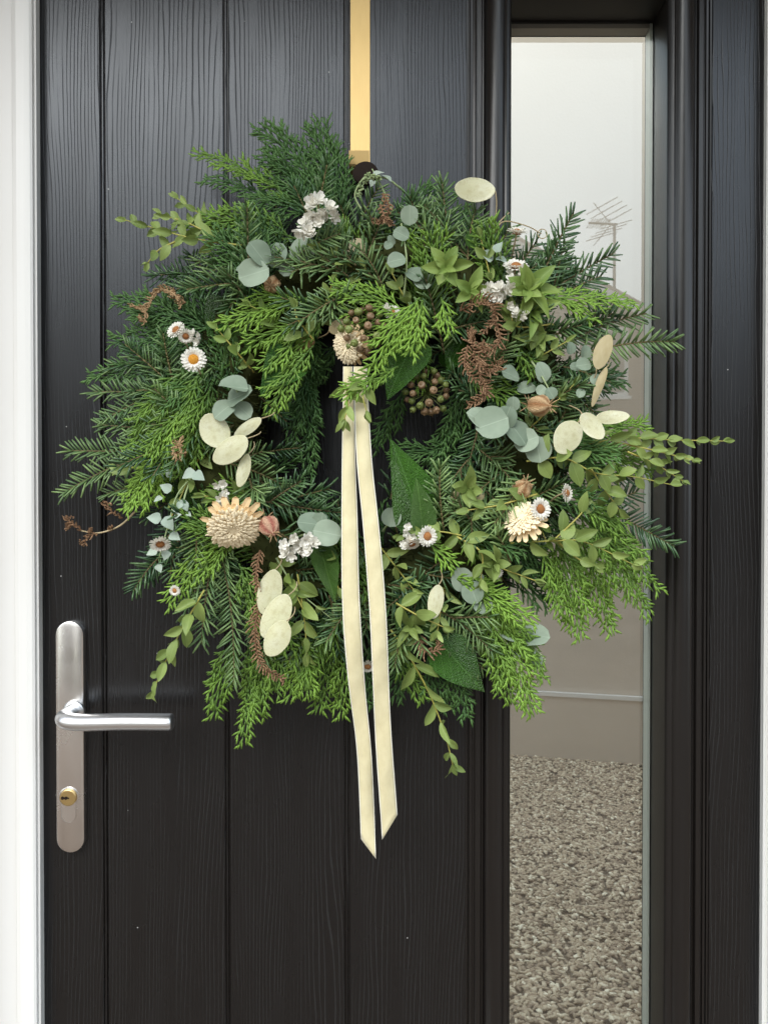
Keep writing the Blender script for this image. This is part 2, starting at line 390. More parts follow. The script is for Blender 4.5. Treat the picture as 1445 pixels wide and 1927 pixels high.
# television aerial on the mirrored house
FAR += .9; mb, mt = far(1157, 560), far(1157, 418)
ar = empty('roof_aerial', mb)
M_ALU = Mat('aerial_metal', (0.12, 0.115, 0.11), 0.5, 0.3).m
yb = -FAR
obj('mast', mesh('mast', *tube([(mb.x, yb, mb.z - 0.5), (mb.x, yb, mt.z)], 0.04)), M_ALU, ar)
b0, b1 = far(1162, 420), far(1108, 417)
obj('boom', mesh('boom', *tube([(b0.x, yb, b0.z), (b1.x, yb, b1.z)], 0.03)), M_ALU, ar)
for k in range(8):
    x = b0.x + (b1.x - b0.x) * (0.35 + k * 0.085); z = b0.z + 0.02
    obj('rod', mesh('rod', *tube([(x - 0.03, yb - 0.2, z - 0.05), (x + 0.03, yb + 0.2, z + 0.05)], 0.011, 6)), M_ALU, ar)
for s in (-1, 1):
    for k in range(4):
        x = b0.x - 0.2 - 0.12 * k; z = b0.z + s * (0.14 + 0.1 * k)
        obj('reflector_rod', mesh('reflector_rod', *tube([(x - 0.16, yb - 0.25, z - 0.1 * s), (x + 0.5, yb + 0.25, z + 0.16)], 0.011, 6)), M_ALU, ar)
    obj('reflector_strut', mesh('reflector_strut', *tube([(b0.x - 0.15, yb, b0.z), (b0.x - 0.6, yb, b0.z + s * 0.55)], 0.012, 6)), M_ALU, ar)
tag(ar, 'thin television aerial on a mast above the mirrored roof', 'aerial')

# our own house: wall around the doorway, canopy above the door, hall behind the pane
XL, XR = at(78, 963).x, at(1433, 963).x
wl = empty('house_front_wall', (0, 0.1, 0))
M_BRICK2 = brick_mat('buff_brick', (0.32, 0.22, 0.16), (0.38, 0.27, 0.2), (0.42, 0.39, 0.35))
obj('wall', boxes('wall', [(-6, XL - 0.075, -0.075, 0.2, 0, 5.2), (XR + 0.075, 6, -0.075, 0.2, 0, 5.2), (XL - 0.075, XR + 0.075, -0.075, 0.2, 2.13, 5.2)]), M_BRICK2, wl)
tag(wl, 'brick front wall of the house around the white door frame', 'wall')
cn = empty('door_canopy', (0, -0.08, 2.2))
obj('soffit', boxes('soffit', [(-0.95, 0.95, -0.70, -0.078, 2.255, 2.285)]), Mat('canopy_soffit', (0.28, 0.25, 0.22), 0.6).m, cn)
obj('canopy_roof', boxes('canopy_roof', [(-1.0, 1.0, -0.74, -0.078, 2.287, 2.36)]), M_TILE, cn)
tag(cn, 'shallow brown canopy above the front door', 'canopy')
# hall
M_HALL = Mat('hall_wall_paint', (0.60, 0.52, 0.43), 0.8); _v = M_HALL.coords('Object'); M_HALL.bump(M_HALL.noise(_v, 80, 3), 0.002, 0.3); M_HALL = M_HALL.m
fl_l, fl_r = at(955, 1418, -3.0), at(1210, 1437, -2.9)
HZ = 0.02
def floor_hit(px, py):
    p = at(px, py, -1.0); c = Vector((0, -CAMY, CAMZ)); dr = p - c; t = (HZ - CAMZ) / dr.z; return c + dr * t
a, b = floor_hit(955, 1418), floor_hit(1210, 1437); dirw = (b - a).normalized()
wa, wb = a - dirw * 4.0, b + dirw * 3.2
nrm = Vector((dirw.y, -dirw.x, 0))          # towards the door
if nrm.y > 0: nrm = -nrm
def wallbox(name, p, q, thick, z0, z1, m, **kw):
    t = -nrm * thick
    v = [(p.x, p.y, z0), (q.x, q.y, z0), (q.x + t.x, q.y + t.y, z0), (p.x + t.x, p.y + t.y, z0)]
    v += [(x, y, z1) for x, y, z in v]
    return obj(name, mesh(name, v, [(3, 2, 1, 0), (4, 5, 6, 7), (0, 1, 5, 4), (1, 2, 6, 5), (2, 3, 7, 6), (3, 0, 4, 7)], False), m, **kw)
tag(wallbox('hall_wall', wa, wb, 0.1, HZ, 3.9, M_HALL), 'grey beige wall at the end of the hall', None, None, 'structure')
zt = (lambda p: p.z)(at(1100, 1312, 0))
def plane_z(px, py):       # height on the hall wall
    c = Vector((0, -CAMY, CAMZ)); dr = at(px, py, -1.0) - c; t = (a - c).dot(nrm) / dr.dot(nrm); return (c + dr * t).z
SK = plane_z(1100, 1312)
sk = empty('skirting_board', a)
_o = nrm * 0.018
wallbox('board', wa + _o, wb + _o, 0.017, HZ, SK, Mat('skirting_paint', (0.60, 0.52, 0.43), 0.6).m, parent=sk)
_o2 = nrm * 0.024
wallbox('cap_bead', wa + _o2, wb + _o2, 0.022, SK + 0.001, SK + 0.02, M_WHITE, parent=sk)
tag(sk, 'grey skirting with a white top bead along the hall wall', 'skirting board')
sheet_f = tag(sheet('floor', -4.0, 5.2, 0.2, 5.2, HZ - 0.012, Mat('carpet_backing', (0.34, 0.27, 0.19), 0.95).m), kind='structure')
# carpet pile: thousands of short twisted tufts, nobody could count them
def carpet():
    x0, x1, y0, y1 = -0.7, 2.6, 0.3, 4.0
    n = 110000; X = np.random.uniform(x0, x1, n); Y = y0 + (y1 - y0) * np.random.uniform(0, 1, n) ** 1.15
    # keep to what the pane can show from near the photographer's place
    keep = (X > -Y * 0.1 - 0.2) & (X < Y * 0.58 + 0.6); X, Y = X[keep], Y[keep]; n = len(X)
    th = np.random.uniform(0, 2 * np.pi, n); ln = np.random.uniform(0.007, 0.019, n); wd = np.random.uniform(0.003, 0.0065, n); hg = np.random.uniform(0.004, 0.009, n)
    c, s = np.cos(th), np.sin(th)
    loc = np.array([[-1, 0, 0], [-0.45, -1, .55], [-0.45, 1, .55], [-.2, 0, 1], [.5, -.9, .7], [.5, .9, .7], [1, 0, .35], [0.1, 0, -.6]])
    V = []
    for px_, py_, pz_ in loc:
        V.append(np.stack([X + c * px_ * ln - s * py_ * wd, Y + s * px_ * ln + c * py_ * wd, HZ - 0.004 + pz_ * hg + np.random.uniform(0, .003, n)], 1))
    V = np.stack(V, 1).reshape(-1, 3)
    T = np.array([[0, 1, 3], [0, 3, 2], [1, 4, 3], [2, 3, 5], [3, 4, 6], [3, 6, 5], [0, 7, 1], [1, 7, 4], [4, 7, 6], [6, 7, 5], [5, 7, 2], [2, 7, 0]])
    T = (T[None] + (np.arange(n) * 8)[:, None, None]).reshape(-1, 3)
    tint_ = np.repeat(np.clip(np.random.normal(0.46, 0.27, n), 0, 1), 8)
    return tag(obj('carpet_pile', mesh_np('carpet_pile', V, [], T, tint_), carpet_mat()), 'flecked beige and brown deep pile carpet in the hall', 'carpet', None, 'stuff')
carpet()

# ================================================================== DOOR FRAME
ZT, ZB = 2.06, 0.1
df = empty('door_frame', (0, 0, ZB))
def X_at(px, d): return at(px, 963, d).x
def jamb(side):
    if side < 0:
        prof = [(X_at(30.6, .016), -.016), (X_at(31.6, .016), -.021), (X_at(35, .022), -.0222), (X_at(50, .0222), -.0222), (X_at(60, .021), -.0212), (X_at(65, .0195), -.0195), (X_at(66.5, .016), -.016)]
        bead = [(X_at(67.5, .015), .03), (X_at(67.5, .0145), -.0145), (X_at(69, .0155), -.0155), (X_at(72.5, .0155), -.0155), (X_at(74, .0135), -.0135), (X_at(78.3, .0015), -.0015), (X_at(78.3, .0), .03)]
        outer = [(XL - 0.0745, .06), (XL - 0.0745, -.018), (X_at(27.5, .018), -.018), (X_at(28.6, .0165), -.0165), (X_at(28.6, 0), .06)]
    else:
        e = 1436
        prof = [(X_at(e + 11.5, .016), -.016), (X_at(e + 14, .022), -.022), (X_at(e + 24, .025), -.025), (X_at(e + 43, .024), -.0245), (X_at(e + 46, .02), -.021), (X_at(e + 47, .016), -.016)]
        bead = [(X_at(e, 0), .03), (X_at(e, .004), -.004), (X_at(e + 1.5, .0135), -.0135), (X_at(e + 6, .016), -.016), (X_at(e + 10.5, .0145), -.0145), (X_at(e + 10.5, 0), .03)]
        outer = [(X_at(e + 47, 0), .06), (X_at(e + 47, .0165), -.0155), (X_at(e + 48, .018), -.018), (XR + 0.0745, -.018), (XR + 0.0745, .06)]
    prof = [(prof[0][0], .05)] + prof + [(prof[-1][0], .05)]
    for nm, P in (('jamb', prof), ('glazing_bead', bead), ('jamb_flange', outer)):
        n = len(P); v = [(x, y, ZB) for x, y in P] + [(x, y, ZT) for x, y in P]
        f = [(i, (i + 1) % n, n + (i + 1) % n, n + i) for i in range(n)] + [tuple(range(n - 1, -1, -1)), tuple(range(n, 2 * n))]
        me = mesh(nm, v, f, False); obj(nm, me, M_WHITE, df)
jamb(-1); jamb(1)
obj('door_head', boxes('door_head', [(XL - 0.0745, XR + 0.0745, -.02, .06, ZT + .002, ZT + .068)]), M_WHITE, df)
obj('threshold', boxes('threshold', [(XL - 0.07, XR + 0.07, -.06, .09, 0.05, ZB - .004)]), M_SPACER, df)
tag(df, 'white plastic frame with a rounded jamb around the black door', 'door frame')

# ================================================================== THE DOOR
door = empty('front_door', ((XL + XR) / 2, 0, ZB))
DZ0, DZ1 = ZB + 0.004, ZT - 0.003
obj('core', boxes('core', [(XL + .002, at(870, 963).x, .0032, .06, DZ0 + .002, DZ1 - .002), (at(1340, 963).x, XR - .002, .0032, .06, DZ0 + .002, DZ1 - .002)]), M_MOULD, door)
def plank(p0, p1, bev=.0012):
    x0, x1 = at(p0, 963).x, at(p1, 963).x; cx = (x0 + x1) / 2
    v, f = box(x0 - cx, x1 - cx, 0, .003, DZ0, DZ1, bev); obj('plank', mesh('plank', v, f, False), M_DOOR, door, Matrix.Translation((cx, 0, 0)))
for p0, p1 in ((78.5, 192), (200.5, 423), (431, 648.5), (657, 878), (1335, 1433)): plank(p0, p1)
for p0, p1 in ((194.3, 198.3), (425.2, 428.8), (650.8, 654.8)):
    x0, x1 = at(p0, 963).x, at(p1, 963).x
    obj('groove_bead', boxes('groove_bead', [(x0, x1, .0006, .003, DZ0, DZ1, .0007)]), M_DOOR, door)
obj('weather_seal', boxes('weather_seal', [(XL - .0014, XL + .0006, .004, .03, DZ0, DZ1), (XR - .0006, XR + .0014, .004, .03, DZ0, DZ1)]), M_GASKET, door)
# glazed slot: moulding swept round the opening
GX0, GX1 = at(963 - 3, 963).x, at(1250, 963).x
GZ1, GZ0 = at(1100, -3).z, 0.40
prof = [(0, .075), (0, -.001), (1.5, -.0035), (6, -.0065), (10, -.0078), (13.5, -.0068), (15.5, -.0078), (19, -.0105), (26, -.0128), (34, -.0132), (42, -.0118), (48, -.0085), (51, -.0045),
        (51.8, -.0028), (54.5, -.0026), (55.4, -.0052), (57, -.0064), (65, -.0062), (67, -.005), (67.8, -.0012), (71.5, -.0008), (72.5, -.0028), (76, -.003), (77.4, -.0022), (78.2, .0022), (80.2, .0022), (81, -.0005), (84, -.0008), (85, .003)]
def sweep(name, prof, x0, x1, z0, z1, m, parent):
    k = len(prof); V = []; F = []
    for (cx, sx, cz, sz) in ((x0, -1, z0, -1), (x1, 1, z0, -1), (x1, 1, z1, 1), (x0, -1, z1, 1)):
        for u, y in prof: V.append((cx + sx * u / 1600, y, cz + sz * u / 1600))
    for c in range(4):
        for i in range(k - 1):
            F.append((c * k + i, c * k + i + 1, ((c + 1) % 4) * k + i + 1, ((c + 1) % 4) * k + i))
    me = mesh(name, V, F, False)
    me.polygons.foreach_set('use_smooth', [True] * len(me.polygons))
    try: me.set_sharp_from_angle(angle=R(38))
    except Exception: pass
    return obj(name, me, m, parent)
gm = sweep('glazing_moulding', prof, GX0, GX1, GZ0, GZ1, M_MOULD, door)
pn = obj('glass_pane', boxes('glass_pane', [(GX0 - .006, GX1 + .006, .042, .0421, GZ0 - .006, GZ1 + .006)]), M_GLASS, door)
# a sheet each, very slightly out of parallel as sealed units are
def pane(name, y, tilt, m=M_GLASS):
    v = [(GX0 + .001, y, GZ0 + .001), (GX1 - .001, y + tilt, GZ0 + .001), (GX1 - .001, y + tilt * 1.5, GZ1 - .001), (GX0 + .001, y + tilt * .4, GZ1 - .001)]
    return obj(name, mesh(name, v, [(0, 1, 2, 3)], False), m, door)
bpy.data.objects.remove(pn)
pane('glass_pane', .0425, .0); pane('glass_pane', .0605, .0003, glass_mat('inner_pane_glass', 0.35, 0.0))
obj('spacer_bar', boxes('spacer_bar', [(GX1 - .0045, GX1 - .0012, .044, .059, GZ0 + .002, GZ1 - .002), (GX0 + .0012, GX0 + .0035, .044, .059, GZ0 + .002, GZ1 - .002)]), M_SPACER, door)
obj('spacer_bar', boxes('spacer_bar', [(GX0 + .004, GX1 - .005, .044, .059, GZ1 - .008, GZ1 - .0025), (GX0 + .004, GX1 - .005, .044, .059, GZ0 + .0025, GZ0 + .006)]), M_SPACER2, door)
# handle: long plate with lever, lock cylinder below
PT, PB = at(132, 1169, .009), at(132, 1605, .009)
pw = 26.5 * pxm(.009); pcx = at(132, 1387, .009).x
def stadium(w_, z0, z1, n=14):
    P = [(w_ * math.cos(t), z1 - w_ + w_ * math.sin(t)) for t in [math.pi * i / n for i in range(n + 1)]]
    P += [(-w_ * math.cos(t), z0 + w_ - w_ * math.sin(t)) for t in [math.pi * i / n for i in range(n + 1)]]
    return P
def stack(rings):
    """closed solid from equal outlines at successive y: [(outline, y)]"""
    V = []; F = []; n = len(rings[0][0])
    for P, y in rings: V += [(x, y, z) for x, z in P]
    for r_ in range(len(rings) - 1):
        for i in range(n): F.append((r_ * n + i, r_ * n + (i + 1) % n, (r_ + 1) * n + (i + 1) % n, (r_ + 1) * n + i))
    F.append(tuple(range((len(rings) - 1) * n, len(rings) * n))); return V, F
hz0, hz1 = PB.z, PT.z
v, f = stack([(stadium(pw, hz0, hz1), -.0004), (stadium(pw, hz0, hz1), -.0078), (stadium(pw - .0006, hz0 + .0006, hz1 - .0006), -.0088), (stadium(pw - .0016, hz0 + .0016, hz1 - .0016), -.0092)])
me = mesh('handle_plate', v, f); me.set_sharp_from_angle(angle=R(35))
hp = obj('handle_plate', me, M_STEEL, door, Matrix.Translation((pcx, 0, 0)))
hub = at(139, 1338, .012)
v, f = lathe([(.0125, 0), (.0125, .003), (.0115, .0045), (.0085, .005)], 28)
obj('rose', mesh('rose', v, f), M_LEVER, hp, Matrix.Translation((hub.x, -.0093, hub.z)) @ Matrix.Rotation(R(90), 4, 'X'))
e = at(327, 1358, .052)
path = catmull([(hub.x, -.012, hub.z), (hub.x, -.026, hub.z), (hub.x + .0015, -.040, hub.z), (hub.x + .010, -.0515, hub.z - .0005), (hub.x + .028, -.0548, hub.z - .0012), (e.x - .055, -.0545, hub.z * .45 + e.z * .55), (e.x - .004, -.0535, e.z)], 7) + [Vector((e.x - .0022, -.0535, e.z)), Vector((e.x - .0008, -.0535, e.z)), Vector((e.x, -.0535, e.z))]
k = len(path); rad = []
for i in range(k):
    t = i / (k - 1); r_ = .0080 + .0026 * min(1, t / .35) + .0002 * t
    if i == k - 1: r_ *= .7
    elif i == k - 2: r_ *= .9
    elif i == k - 3: r_ *= .98
    rad.append(r_)
v, f = tube(path, rad, 20, 0.86)
me = mesh('lever', v, f); me.set_sharp_from_angle(angle=R(50)); obj('lever', me, M_LEVER, hp)
cy = at(130, 1500, .010); cr = 15.5 * pxm(.01)
v, f = stack([([(cr * 1.22 * math.cos(t), cr * 1.22 * math.sin(t)) for t in np.linspace(0, 2 * np.pi, 33)[:-1]], .001), ([(cr * 1.22 * math.cos(t), cr * 1.22 * math.sin(t)) for t in np.linspace(0, 2 * np.pi, 33)[:-1]], -.0006), ([(cr * 1.08 * math.cos(t), cr * 1.08 * math.sin(t)) for t in np.linspace(0, 2 * np.pi, 33)[:-1]], -.001)])
obj('escutcheon', mesh('escutcheon', v, f, False), M_STEEL, hp, Matrix.Translation((cy.x, -.0094, cy.z)))
c32 = [(math.cos(t), math.sin(t)) for t in np.linspace(0, 2 * np.pi, 29)[:-1]]
v, f = stack([([(cr * a_, cr * b_) for a_, b_ in c32], .0), ([(cr * a_, cr * b_) for a_, b_ in c32], -.0022), ([(cr * .9 * a_, cr * .9 * b_) for a_, b_ in c32], -.0028)])
obj('lock_cylinder', mesh('lock_cylinder', v, f, False), M_BRASS2, hp, Matrix.Translation((cy.x, -.0102, cy.z)))
kp = [(-.0066, .0012), (-.0045, .0020), (-.003, .0008), (-.0015, .0018), (.0005, .0016), (.0016, .0003), (.0026, .0008), (.0026, -.0012), (.0008, -.001), (-.001, -.0022), (-.003, -.0012), (-.0048, -.0022), (-.0066, -.0014)]
v, f = stack([(kp, 0), (kp, -.0003)])
obj('keyhole', mesh('keyhole', v, f, False), M_DARK, hp, Matrix.Translation((cy.x - .001, -.01305, cy.z)))  # thin raised plate; its dark colour stands for the shade in the slot
sw = 13.5 * pxm(.01); s0, s1 = at(130, 1548, .01).z, cy.z - cr * .9
v, f = stack([(stadium(sw, s0, s1 + sw), .001), (stadium(sw, s0, s1 + sw), -.0012), (stadium(sw * .93, s0 + sw * .07, s1 + sw * .9), -.0015)])
obj('cylinder_body', mesh('cylinder_body', v, f, False), M_STEEL, hp, Matrix.Translation((cy.x, -.0093, 0)))
tag(door, 'black wood-grain door with vertical planks, a tall narrow pane and a steel lever handle', 'door')

# ================================================================== BRASS HANGER
hg = empty('wreath_hanger', at(678, 200, .002))
hx0, hx1 = at(659.5, 200, .002).x, at(696, 200, .002).x
zb = at(678, 296, .003).z
P = [(.0018, 2.062), (.0018, zb + .02), (.0020, zb + .004), (.0021, zb - .003), (.0024, zb - .012), (.0034, zb - .021), (.012, zb - .031), (.030, zb - .034), (.040, zb - .026), (.043, zb - .012)]
V = []
for i, (d_, z) in enumerate(P):
    t = 0.0012
    V += [(hx0, -d_, z), (hx1, -d_, z), (hx1, -d_ + t * (1 if i < 7 else -1), z + (0 if i < 3 else t)), (hx0, -d_ + t * (1 if i < 7 else -1), z + (0 if i < 3 else t))]
F = []
for i in range(len(P) - 1):
    for j in range(4): F.append((i * 4 + j, i * 4 + (j + 1) % 4, (i + 1) * 4 + (j + 1) % 4, (i + 1) * 4 + j))
F += [(0, 1, 2, 3), tuple(len(V) - 4 + q for q in (3, 2, 1, 0))]
me = mesh('strip', V, F); me.set_sharp_from_angle(angle=R(9)); obj('strip', me, M_BRASS, hg)
obj('over_door_hook', boxes('over_door_hook', [(hx0, hx1, -.0018, .075, 2.0625, 2.0637)]), M_BRASS, hg)
kn = at(688, 330, .062)
v, f = lathe([(.009, 0), (.0135, .001), (.0142, .003), (.0135, .005), (.006, .0062), (.001, .0064)], 26)
obj('hook_stop', mesh('hook_stop', v, f), M_DARK, hg, Matrix.Translation(kn) @ Matrix.Rotation(R(78), 4, 'X'))
tag(hg, 'flat brass strip hanger hooked over the door, holding the wreath', 'hanger')

# ================================================================== THE WREATH
WC = at(708, 808, 0.0); PX = 1 / 1600
wr = empty('wreath', WC)
tag(wr, 'round evergreen wreath of fir, cypress and eucalyptus with dried flowers on the door', 'wreath')
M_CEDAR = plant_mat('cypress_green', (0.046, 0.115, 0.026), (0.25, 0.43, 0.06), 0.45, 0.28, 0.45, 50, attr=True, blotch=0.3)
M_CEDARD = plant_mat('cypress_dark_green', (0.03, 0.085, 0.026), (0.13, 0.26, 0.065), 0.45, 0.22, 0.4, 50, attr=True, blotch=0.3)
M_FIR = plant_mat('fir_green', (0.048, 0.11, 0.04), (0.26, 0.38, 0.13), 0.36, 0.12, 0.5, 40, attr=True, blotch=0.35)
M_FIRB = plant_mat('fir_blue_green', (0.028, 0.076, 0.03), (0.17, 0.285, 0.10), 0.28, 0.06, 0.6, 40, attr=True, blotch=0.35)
M_BARK = plant_mat('twig_bark', (0.10, 0.075, 0.035), (0.16, 0.13, 0.05), 0.7, 0.0)
M_OLIVE = plant_mat('narrow_eucalyptus_leaf', (0.13, 0.19, 0.045), (0.31, 0.40, 0.115), 0.5, 0.25, 0.35, 5, vein=1)
M_LIME = plant_mat('young_eucalyptus_leaf', (0.15, 0.24, 0.05), (0.29, 0.39, 0.10), 0.5, 0.28, 0.35, 5, vein=1)
M_STEM = plant_mat('yellow_stem', (0.30, 0.30, 0.06), (0.42, 0.36, 0.09), 0.5, 0.0)
M_SILVER = plant_mat('round_eucalyptus_leaf', (0.15, 0.205, 0.145), (0.35, 0.42, 0.315), 0.6, 0.18, 0.3, 4, vein=1)
M_SILVSTEM = plant_mat('pale_green_stem', (0.25, 0.33, 0.15), (0.33, 0.4, 0.2), 0.6, 0.0)
M_PALE = plant_mat('pale_eucalyptus_leaf', (0.30, 0.38, 0.31), (0.48, 0.55, 0.46), 0.6, 0.2, 0.3, 50)
M_IVY = plant_mat('glossy_leaf', (0.024, 0.082, 0.012), (0.065, 0.17, 0.022), 0.22, 0.12, 0.6, 6, bump=0.02, vein=2)
M_IVYM = plant_mat('mid_green_leaf', (0.06, 0.15, 0.025), (0.12, 0.24, 0.05), 0.32, 0.25, 0.5, 6, bump=0.02, vein=2)
M_BROWN = plant_mat('dried_fern', (0.18, 0.10, 0.055), (0.40, 0.245, 0.14), 0.8, 0.1, 0.2, 60, attr=True)
M_TAN = plant_mat('dried_tan', (0.36, 0.24, 0.13), (0.5, 0.33, 0.18), 0.8, 0.1, 0.2, 60, attr=True)
M_PETAL = plant_mat('white_petal', (0.76, 0.73, 0.64), (0.85, 0.83, 0.77), 0.7, 0.25, 0.2, 90)
M_CREAM = plant_mat('cream_petal', (0.86, 0.62, 0.34), (0.92, 0.76, 0.48), 0.5, 0.1, 0.3, 90)
M_CENTRE = plant_mat('orange_centre', (0.50, 0.20, 0.03), (0.68, 0.34, 0.04), 0.85, 0.0, 0.2, 900, bump=0.001)
M_CENTREB = plant_mat('brown_centre', (0.30, 0.12, 0.04), (0.42, 0.19, 0.07), 0.85, 0.0, 0.2, 900, bump=0.001)
M_BERRYR = plant_mat('ripe_berry', (0.15, 0.098, 0.05), (0.25, 0.155, 0.085), 0.4, 0.0, 0.4, 300)
M_BERRYG = plant_mat('green_berry', (0.10, 0.13, 0.03), (0.20, 0.24, 0.07), 0.4, 0.0, 0.4, 300)
M_POD = plant_mat('peach_seed_pod', (0.46, 0.22, 0.10), (0.66, 0.45, 0.24), 0.55, 0.1, 0.3, 120)
M_PODP = plant_mat('pink_seed_pod', (0.50, 0.17, 0.12), (0.62, 0.34, 0.22), 0.5, 0.1, 0.3, 120)
def pod_mat(name, c0, c1):
    m = Mat(name, c0, 0.55, 0, 0.3); sp = m.n('SeparateXYZ'); m.l(m.coords('Object'), sp.inputs[0])
    th = m.math('ARCTAN2', sp.outputs['Y'], sp.outputs['X']); w_ = m.math('MULTIPLY', m.math('ADD', m.math('COSINE', m.math('MULTIPLY', th, 5.0)), 1.0), .5)
    f = m.math('ADD', m.math('MULTIPLY', w_, .6), m.math('MULTIPLY', m.noise(m.coords('Object', (5, 5, 1.5)), 1.0, 4), .5))
    m.color(m.ramp(f, [(.2, c0), (.85, c1)])); m.bump(m.noise(m.coords('Object', (14, 14, 3)), 1.0, 3), .05, .6); return m.m
M_POD = pod_mat('peach_seed_pod', (0.40, 0.19, 0.08), (0.72, 0.50, 0.28)); M_PODP = pod_mat('pink_seed_pod', (0.44, 0.14, 0.10), (0.72, 0.45, 0.30))
M_MOSS = plant_mat('moss', (0.014, 0.018, 0.006), (0.04, 0.045, 0.014), 0.95, 0.0, 0.1, 60)
def honesty_mat():
    m = Mat('honesty_pod', (0.78, 0.76, 0.54), 0.3, 0, 0.5); v = m.coords('Object', rand=9.0)
    n = m.noise(v, 2.2, 2); c = m.ramp(n, [(0.25, (0.74, 0.72, 0.47)), (0.55, (0.79, 0.775, 0.56)), (0.85, (0.83, 0.82, 0.66))])
    sp = m.n('SeparateXYZ'); m.l(m.coords('Object'), sp.inputs[0]); msk = None        # flat seeds and a net of veins inside the papery wall
    wob = m.math('MULTIPLY', m.math('SUBTRACT', m.noise(v, 7, 2), .5), .10)
    for sx_, sy_ in ((-.12, .36), (.13, .47), (-.08, .66)):
        dx_ = m.math('SUBTRACT', m.math('ADD', sp.outputs['X'], wob), sx_); dy_ = m.math('SUBTRACT', sp.outputs['Y'], sy_)
        q_ = m.math('ADD', m.math('POWER', m.math('ABSOLUTE', dx_), 2.0), m.math('POWER', m.math('ABSOLUTE', dy_), 2.0))
        g_ = m.math('MAXIMUM', m.math('SUBTRACT', 1.0, m.math('MULTIPLY', q_, 140.0)), 0.0); msk = g_ if msk is None else m.math('MAXIMUM', msk, g_)
    vn = m.math('MULTIPLY', m.math('LESS_THAN', m.math('ABSOLUTE', m.math('SUBTRACT', m.noise(m.coords('Object', (5, 9, 5), rand=4.0), 1.0, 3), .5)), .018), .35)
    c = m.mix(m.math('MAXIMUM', m.math('MULTIPLY', msk, .45), vn), c, (0.58, 0.53, 0.28)); m.color(c); m.translucent(c, 0.4)
    return m.m
def honesty_tan():
    m = Mat('honesty_husk', (0.55, 0.47, 0.28), 0.45); v = m.coords('Object', rand=9.0)
    c = m.mix(m.noise(v, 4, 4), (0.50, 0.40, 0.20), (0.66, 0.58, 0.36)); m.color(c); m.translucent(c, 0.35); return m.m
M_HON, M_HUSK = honesty_mat(), honesty_tan()

# ---- core: mossy ring
def core():
    V = []; F = []; nu, nv = 96, 14; R0, r0 = 278 * PX, .040
    for i in range(nu):
        a_ = 2 * math.pi * i / nu
        for j in range(nv):
            b_ = 2 * math.pi * j / nv; rr = r0 * (1 + 0.22 * math.sin(5 * a_ + 3 * b_) * math.cos(7 * a_) + U(-.12, .12))
            V.append(((R0 + rr * math.cos(b_)) * math.cos(a_), -.048 - rr * 0.95 * math.sin(b_), (R0 + rr * math.cos(b_)) * math.sin(a_)))
    for i in range(nu):
        for j in range(nv):
            F.append((i * nv + j, i * nv + (j + 1) % nv, ((i + 1) % nu) * nv + (j + 1) % nv, ((i + 1) % nu) * nv + j))
    c = obj('moss_ring', mesh('moss_ring', V, F), M_MOSS, wr, Matrix.Translation(WC))
    s = Sticks()
    for _ in range(5200):
        a_, b_ = U(0, 6.283), U(-0.5, 3.6); q = Vector(((R0 + r0 * math.cos(b_)) * math.cos(a_), -.048 - r0 * math.sin(b_), (R0 + r0 * math.cos(b_)) * math.sin(a_))) + WC
        n_ = Vector((math.cos(b_) * math.cos(a_), -math.sin(b_), math.cos(b_) * math.sin(a_))); e_ = q + (n_ + rv(.9)).normalized() * U(.006, .016)
        s.add(q, e_, .0007, rv(1), U(0, 1), .6)
    tag(obj('moss', s.mesh('moss', WC), M_MOSS, c, Matrix.Translation(WC)), kind='stuff')
core()

